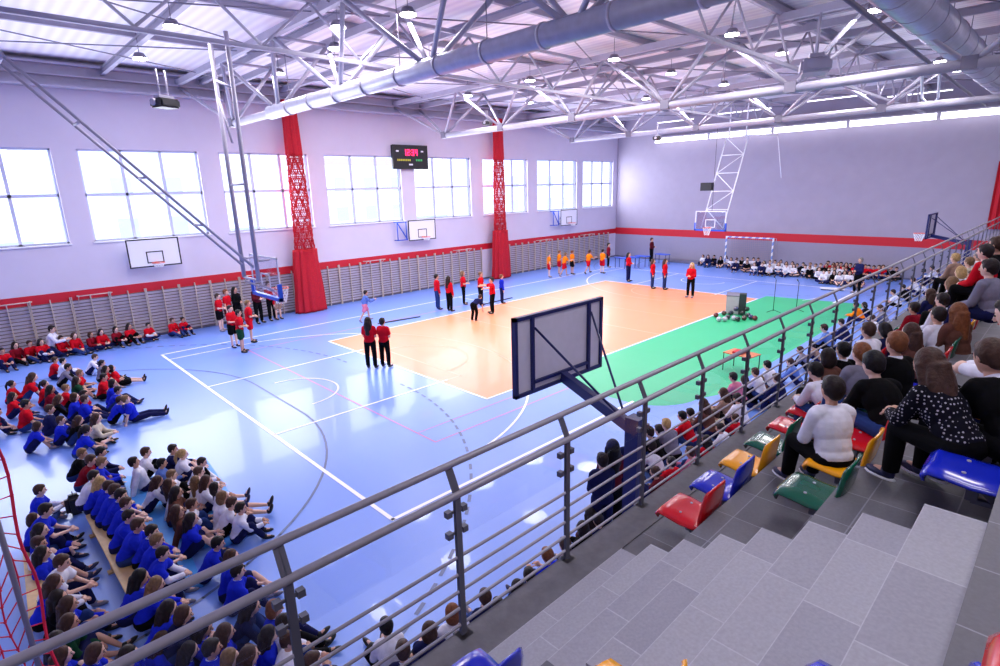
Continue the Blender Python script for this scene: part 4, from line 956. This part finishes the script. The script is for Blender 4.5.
sp(896,343,1,'seat',53,.95,'black','black',(S,'ginger'),'ginger haired boy in black sweater with white collar',collar=True)
sp(884,330,0,'lean',63,.9,'navy','navy',(Bo,'black'),'dark haired child resting a hand on the head in the front row')
sp(910,332,1,'seat',63,.9,'brown','black',(Lg,'brown'),'brown haired child behind the ginger haired boy')
sp(914,308,0,'seat',58,.92,'darkred','navy',(S,'dark'),'child with dark cropped hair in the middle of the front row')
sp(938,315,1,'seat',53,.92,'white','navy',(S,'dark'),'dark haired boy in white tee shirt in the second row')
sp(957,312,1,'seat',53,.98,'brown','black',(Lg,'ginger'),'girl with long ginger brown hair beside the green seat',near=True)
sp(930,294,0,'seat',58,.9,'navy','navy',(Lg,'brown'),'brown haired child just behind the far railing posts')
sp(942,300,1,'seat',58,.9,'white','black',(S,'dark'),'small dark haired child in white behind the ginger girl')
sp(951,284,1,'seat',58,.95,'brown','black',(Bo,'light'),'light brown haired child in the upper far seats')
sp(973,276,1,'seat',68,.9,'white','navy',(S,'brown'),'child in white shirt sitting upright near the far green seat')
sp(960,272,1,'seat',58,.9,'white','black',(Bo,'blond'),'fair haired child among the far spectators')
sp(969,262,1,'seat',58,.9,'cream','black',(S,'light'),'fair child in cream top at the far end of the seats')
sp(955,258,1,'seat',58,.9,'tan','black',(S,'blond'),'blond child farthest left among the far spectators')
sp(989,268,2,'seat',68,.9,'grey','navy',(S,'dark'),'boy in grey top near the right edge')
sp(985,252,2,'seat',68,.92,'red','black',(S,'dark'),'boy in red top at the far right of the stand')
sp(997,245,2,'seat',68,1.0,'black','black',(S,'brown'),'brown haired person in black at the right edge of the photo')
sp(978,256,1,'seat',58,.88,'white','navy',(S,'grey'),'pale haired person behind the boy in red')
r_ = seat(-17.1, 3, 'r', 'red plastic seat edge at the lower right corner', .24)
sp(1012,314,2,'lean',80,1.05,'white','navy',(S,'dark'),'person in white sleeves and navy trousers cut off by the right edge')
# the polka dot girl and her dark clad neighbour
sp(928,365,2,'lean',56,.88,'black','black',(Lg,'brown'),'girl in black polka dot blouse with long brown hair',topmat=M_polka,leg='full',shoe='navy')
sp(990,357,2,'lean',45,.95,'black','black',(S,'brown'),'boy in black jacket with cropped hair right of the polka dot girl',collar=True)

# ------------------------------------------------------------------ props on the floor
def gbench(a, c, h, label, w=.25):
    a = V(a); c = V(c); d = c-a; L = d.length; rz = math.atan2(d.y, d.x); r = thing('gym_bench', label, 'bench', a, rz, 'gym benches')
    b = nb(); bx(b, 0, L, -w/2, w/2, h-.04, h); bmesh.ops.bevel(b, geom=b.edges[:], offset=.008, segments=2, affect='EDGES'); obj('bench_top', b, M_wood2, r)
    for f in (.08, .5, .92): b = nb(); bx(b, L*f-.03, L*f+.03, -w/2+.02, w/2-.02, 0, h-.04); bx(b, L*f-.05, L*f+.05, -w/2-.03, w/2+.03, 0, .03); obj('bench_support', b, M_wood2, r)
    b = nb(); bx(b, .1, L-.1, -.02, .02, .08, .15); obj('stretcher', b, M_wood2, r)
p0 = onz(95, 512, .3); p1 = onz(146, 603, .3); gbench((p0.x, p0.y, 0), (p1.x, p1.y, 0), .3, 'long wooden gym bench under the row of blue sweaters', .28)
p0 = onz(33, 540, .3); p1 = onz(42, 612, .3); gbench((p0.x, p0.y, 0), (p1.x, p1.y, 0), .3, 'wooden gym bench under the lower left row', .28)
def mat_(pts, label, roll=False):
    b = nb(); q = [onz(x, y, .0) for x, y in pts]; lo = [b.verts.new((p.x, p.y, .006)) for p in q]; hi = [b.verts.new((p.x, p.y, .05)) for p in q]
    b.faces.new(lo[::-1]); b.faces.new(hi)
    for i in range(4): b.faces.new((lo[i], lo[(i+1) % 4], hi[(i+1) % 4], hi[i]))
    bmesh.ops.bevel(b, geom=b.edges[:], offset=.01, segments=2, affect='EDGES')
    r = thing('exercise_mat', label, 'mat', (0,0,0), group='blue exercise mats'); obj('mat_cover', b, M_mat, r)
mat_([(122,478),(160,478),(204,588),(160,592)], 'light blue exercise mat between the bench row and the mat group')
mat_([(186,470),(208,462),(252,527),(204,550)], 'light blue exercise mat at the court side under white shirts')
p = onz(222, 545, .07); q = onz(249, 528, .07); r = thing('rolled_mat', 'rolled blue mat with yellow end cap beside the mat group', 'mat'); b = nb(); tube(b, p, q, .07, n=14); obj('roll', b, M_mat, r); b = nb(); tube(b, q, q+(q-p).normalized()*.03, .075, n=14); obj('end_cap', b, mat('yellow_foam', s2l(210,190,90), .6), r)
def bag(px, py, label, c=M_dark):
    p = onz(px, py, .18); r = thing('backpack', label, 'bag', (p.x, p.y, 0)); b = nb(); bx(b, -.14, .14, -.1, .1, .0, .4); bmesh.ops.bevel(b, geom=b.edges[:], offset=.07, segments=3, affect='EDGES'); obj('bag_body', b, c, r)
    b = nb(); bx(b, .1, .19, -.08, .08, .04, .22); bmesh.ops.bevel(b, geom=b.edges[:], offset=.03, segments=2, affect='EDGES'); obj('front_pocket', b, c, r); b = nb(); ring(b, (0,0,.4), .05, .008, axis='X'); obj('carry_handle', b, c, r)
bag(75, 505, 'black backpack on the floor behind the bench row')
# orange/black tape lines on the court are flat black mats
def tape(a, c, label):
    p = onz(*a); q = onz(*c); b = nb(); beam(b, (p.x,p.y,.02), (q.x,q.y,.02), .09, .03); tag(obj('balance_strip', b, M_dark), label, 'strip', 'black floor strips')
tape((378,324),(420,317),'black strip on the floor right of the running child')
tape((486,304),(512,298),'black strip on the floor near the child in blue by the curtain')
# lectern
p = onz(732, 313); r = thing('lectern', 'grey and black box lectern at the edge of the green court', 'lectern', (p.x, p.y, 0), math.radians(20), scale=.86)
b = nb(); bx(b, -.28, .1, -.3, .3, 0, .95); bmesh.ops.bevel(b, geom=b.edges[:], offset=.015, segments=2, affect='EDGES'); obj('cabinet', b, mat('lectern_grey', s2l(186,184,190), .6), r)
b = nb(); bx(b, -.3, .12, -.62, -.3, 0, 1.05); obj('side_speaker', b, mat('speaker_black', s2l(46,56,58), .6), r)
b = nb(); beam(b, (-.3,0,.93), (.16,0,1.03), .62, .03, (0,0,1)); obj('sloped_top', b, M_steel_d, r)
# balls
bc = [s2l(36,36,50), s2l(190,190,200), s2l(80,52,46), s2l(36,52,46), s2l(110,40,40), s2l(50,50,90)]
bn = ['dark','white','brown','green','red','blue']
bm_ = nb(); ball(bm_, (0,0,0), .105, 20, 12); BALL = mesh('ball_skin', bm_, M_plastic)
bm_ = nb(); ring(bm_, (0,0,0), .1045, .002, 32, 4); ring(bm_, (0,0,0), .1045, .002, 32, 4, 'X'); ring(bm_, (0,0,0), .1045, .002, 32, 4, 'Y'); SEAM = mesh('ball_seam', bm_, M_dark)
BP = [(716,315),(719,319),(725,319),(724,313),(731,313),(728,317),(734,318),(738,319),(742,313),(744,318),(748,315),(751,317),(755,318),(741,307),(736,309),(733,305),(747,309)]
for i, (px, py) in enumerate(BP):
    z = .105 if py > 310 else .28; p = onz(px, py, z); k = [4,1,1,2,0,0,1,0,3,2,3,5,4,0,5,1,3][i]
    r = thing('ball', f'{bn[k]} ball in the heap beside the lectern, {ORD[i]} from the left', 'ball', p, i, 'balls beside the lectern'); link('ball_skin', BALL, r, color=bc[k]); link('seams', SEAM, r)
# microphone stands
def mic(px, py, h, label):
    p = onz(px, py); r = thing('microphone_stand', label, 'microphone stand', (p.x, p.y, 0), .5)
    b = nb(); tube(b, (0,0,.05), (0,0,h), .013, n=8); obj('pole', b, M_dark, r)
    for k in range(3): a = 2*PI*k/3; b = nb(); tube(b, (0,0,.1), (.32*math.cos(a),.32*math.sin(a),.012), .01, n=6); obj('leg', b, M_dark, r)
    b = nb(); tube(b, (.0,0,h), (-.22,.1,h+.14), .01, n=6); obj('boom', b, M_dark, r)
    b = nb(); caps(b, (-.22,.1,h+.14), (-.3,.13,h+.17), .022, .028, 10); obj('microphone', b, M_dark, r)
mic(773,312,1.42,'taller thin black microphone stand on the green court, left'); mic(796,311,1.25,'thin black microphone stand on the green court, right')
# table with red and orange things, and cards
p = onz(745, 371); r = thing('folding_table', 'small dark legged table with orange top on the green court', 'table', (p.x-.1, p.y+.1, 0), math.radians(-8), scale=.78)
b = nb(); bx(b, -.4, .4, -.55, .55, .7, .73); obj('table_top', b, mat('table_orange', s2l(216,120,70), .5), r)
for sx in (-.37, .37):
    for sy in (-.52, .52): b = nb(); tube(b, (sx, sy, 0), (sx, sy, .7), .018, n=6); obj('leg', b, M_dark, r)
q = V((p.x-.1, p.y+.25, .575)); b = nb(); bx(b, -.2, .2, -.25, .08, 0, .05); bmesh.ops.bevel(b, geom=b.edges[:], offset=.02, segments=2, affect='EDGES'); tag(obj('red_cushion', b, M_red, None, q), 'red folded cloth lying on the small table', 'cloth')
# folding benches stacked in the far corner
for i, (px, py) in enumerate([(622,268),(632,267),(642,266),(662,264)]):
    p = onz(px, py); r = thing('low_table', f'low blue grey table in the far corner, {ORD[i]} from the left', 'table', (p.x, p.y, 0), math.radians(80), 'low tables in the far corner')
    b = nb(); bx(b, -.5, .5, -.25, .25, .68, .72); obj('table_top', b, M_blue, r)
    for sx in (-.45, .45):
        for sy in (-.2, .2): b = nb(); tube(b, (sx, sy, 0), (sx, sy, .68), .022, n=6); obj('leg', b, M_navy, r)
p = onz(700, 263); b = nb(); bx(b, -.3, .3, -2.2, 1.6, 0, .22); bmesh.ops.bevel(b, geom=b.edges[:], offset=.03, segments=2, affect='EDGES'); tag(obj('low_platform', b, M_steel_d, None, (18.8, 4.6, 0)), 'dark low platform along the end wall left of the seated crowd', 'platform')
p = onz(832, 290); r = thing('floor_board', 'thin white board lying on the floor before the end crowd', 'board', (p.x, p.y, 0), .3); b = nb(); bx(b, -.2, .2, -.55, .55, .05, .1); obj('panel', b, M_white, r); b = nb(); bx(b, -.15, .15, -.5, .5, 0, .05); obj('plinth', b, M_dark, r)
p = onz(920, 300, .9); r = thing('blue_banner', 'pale blue cloth hanging behind the far railing', 'banner', (p.x-.5, -12.2, 0)); b = nb(); bx(b, -1.3, 1.3, -.02, .02, .9, 2.3); obj('cloth', b, mat('pale_blue_cloth', s2l(110,140,215), .8), r); b = nb(); tube(b, (-1.3,0,0), (-1.3,0,2.3), .02, n=6); tube(b, (1.3,0,0), (1.3,0,2.3), .02, n=6); obj('frame_pole', b, M_steel, r)
# held balls and the phone-like yellow item in the white shirt boy's hand
for px, py, z, lab in ((250,313,1.0,'dark ball held by the right child under the hoop'),(242,320,1.0,'dark ball held by the front child under the hoop')):
    p = onz(px, py, z); r = thing('ball', lab, 'ball', p); link('ball_skin', BALL, r, color=bc[0]); link('seams', SEAM, r)

# red net hanging at the lower left
r = thing('hanging_net', 'coarse red rope net hanging at the lower left corner', 'net')
YN = -9.0; b = nb(); rn = random.Random(5)
def pt(px, py): return ony(px, py, YN)
nx, nz = 7, 20; gx = lambda i, j: V((-18.60-.115*i+.02*math.sin(j*.9+i)-.012*j*0, YN+.05*math.sin(i*1.7+j*.8), 3.55-.16*j+.035*(i % 2)*1+.02*math.sin(i*2.1+j)))
for i in range(nx):
    for j in range(nz):
        if j < nz-1: tube(b, gx(i, j), gx(i, j+1), .007 if i else .013, n=5, caps=False)
        if i < nx-1 and j > 0: tube(b, gx(i, j), gx(i+1, j+(1 if i % 2 else 0) if j < nz-1 else j), .006, n=5, caps=False)
        ball(b, gx(i, j), .014, 6, 4)
obj('netting', b, M_rednet, r)
b = nb(); tube(b, (-18.72, YN-.1, 0), (-18.72, YN-.1, 3.9), .022, n=8); obj('net_pole', b, M_steel_d, r)

# ------------------------------------------------------------------ light
w = bpy.data.worlds.new('daylight'); scene.world = w; w.use_nodes = True; bg = w.node_tree.nodes['Background']; bg.inputs[0].default_value = (.80, .86, 1, 1); bg.inputs[1].default_value = 2.2
def area(loc, rot, sx, sy, power, col=(1,1,1), spread=PI):
    l = bpy.data.lights.new('light', 'AREA'); l.shape = 'RECTANGLE'; l.size = sx; l.size_y = sy; l.energy = power; l.color = col; l.spread = spread
    o = bpy.data.objects.new('area_light', l); COL.objects.link(o); o.location = loc; o.rotation_euler = rot; return o
for a, c in WIN: area(((a+c)/2, YW+.05, 5.6), (-PI/2-.0, 0, 0), c-a, 3.2, 320, (.86,.89,1))
for p in seen:
    l = bpy.data.lights.new('light', 'AREA'); l.shape = 'DISK'; l.size = 1.2; l.energy = 150; l.color = (1,.95,.97)
    o = bpy.data.objects.new('lamp_light', l); COL.objects.link(o); o.location = p-V((0,0,.05))
for x in (-19, -14.5, -10, -5, 1, 7, 13):  # out-of-view lamps added to brighten stairs and seats
    r = thing('pendant_lamp', 'added unseen pendant lamp above the upper rows, brightening the grandstand', 'lamp', (x, -15.2, 9.4), group='added lamps over the upper rows')
    link('lamp_housing', lampm, r); link('lamp_diffuser', lampd, r); link('suspension_rod', lampr, r)
    l = bpy.data.lights.new('light', 'AREA'); l.shape = 'DISK'; l.size = 1.6; l.energy = 90; l.color = (1,.95,.97)
    o = bpy.data.objects.new('lamp_light', l); COL.objects.link(o); o.location = (x, -15.2, 9.35)
for x in (-14, -4, 6, 15): area((x, -2.5, 8.75), (PI, 0, 0), 5, 16, 95, (.96,.94,1))  # added upward fill without fixtures, lifts the roof sheet
scene.view_settings.view_transform = 'Standard'; scene.view_settings.look = 'None'; scene.view_settings.exposure = 0.0; scene.view_settings.gamma = 1.0
scene.cycles.use_denoising = True; scene.cycles.max_bounces = 6; scene.cycles.diffuse_bounces = 4; scene.cycles.transparent_max_bounces = 12; scene.cycles.sample_clamp_indirect = 6
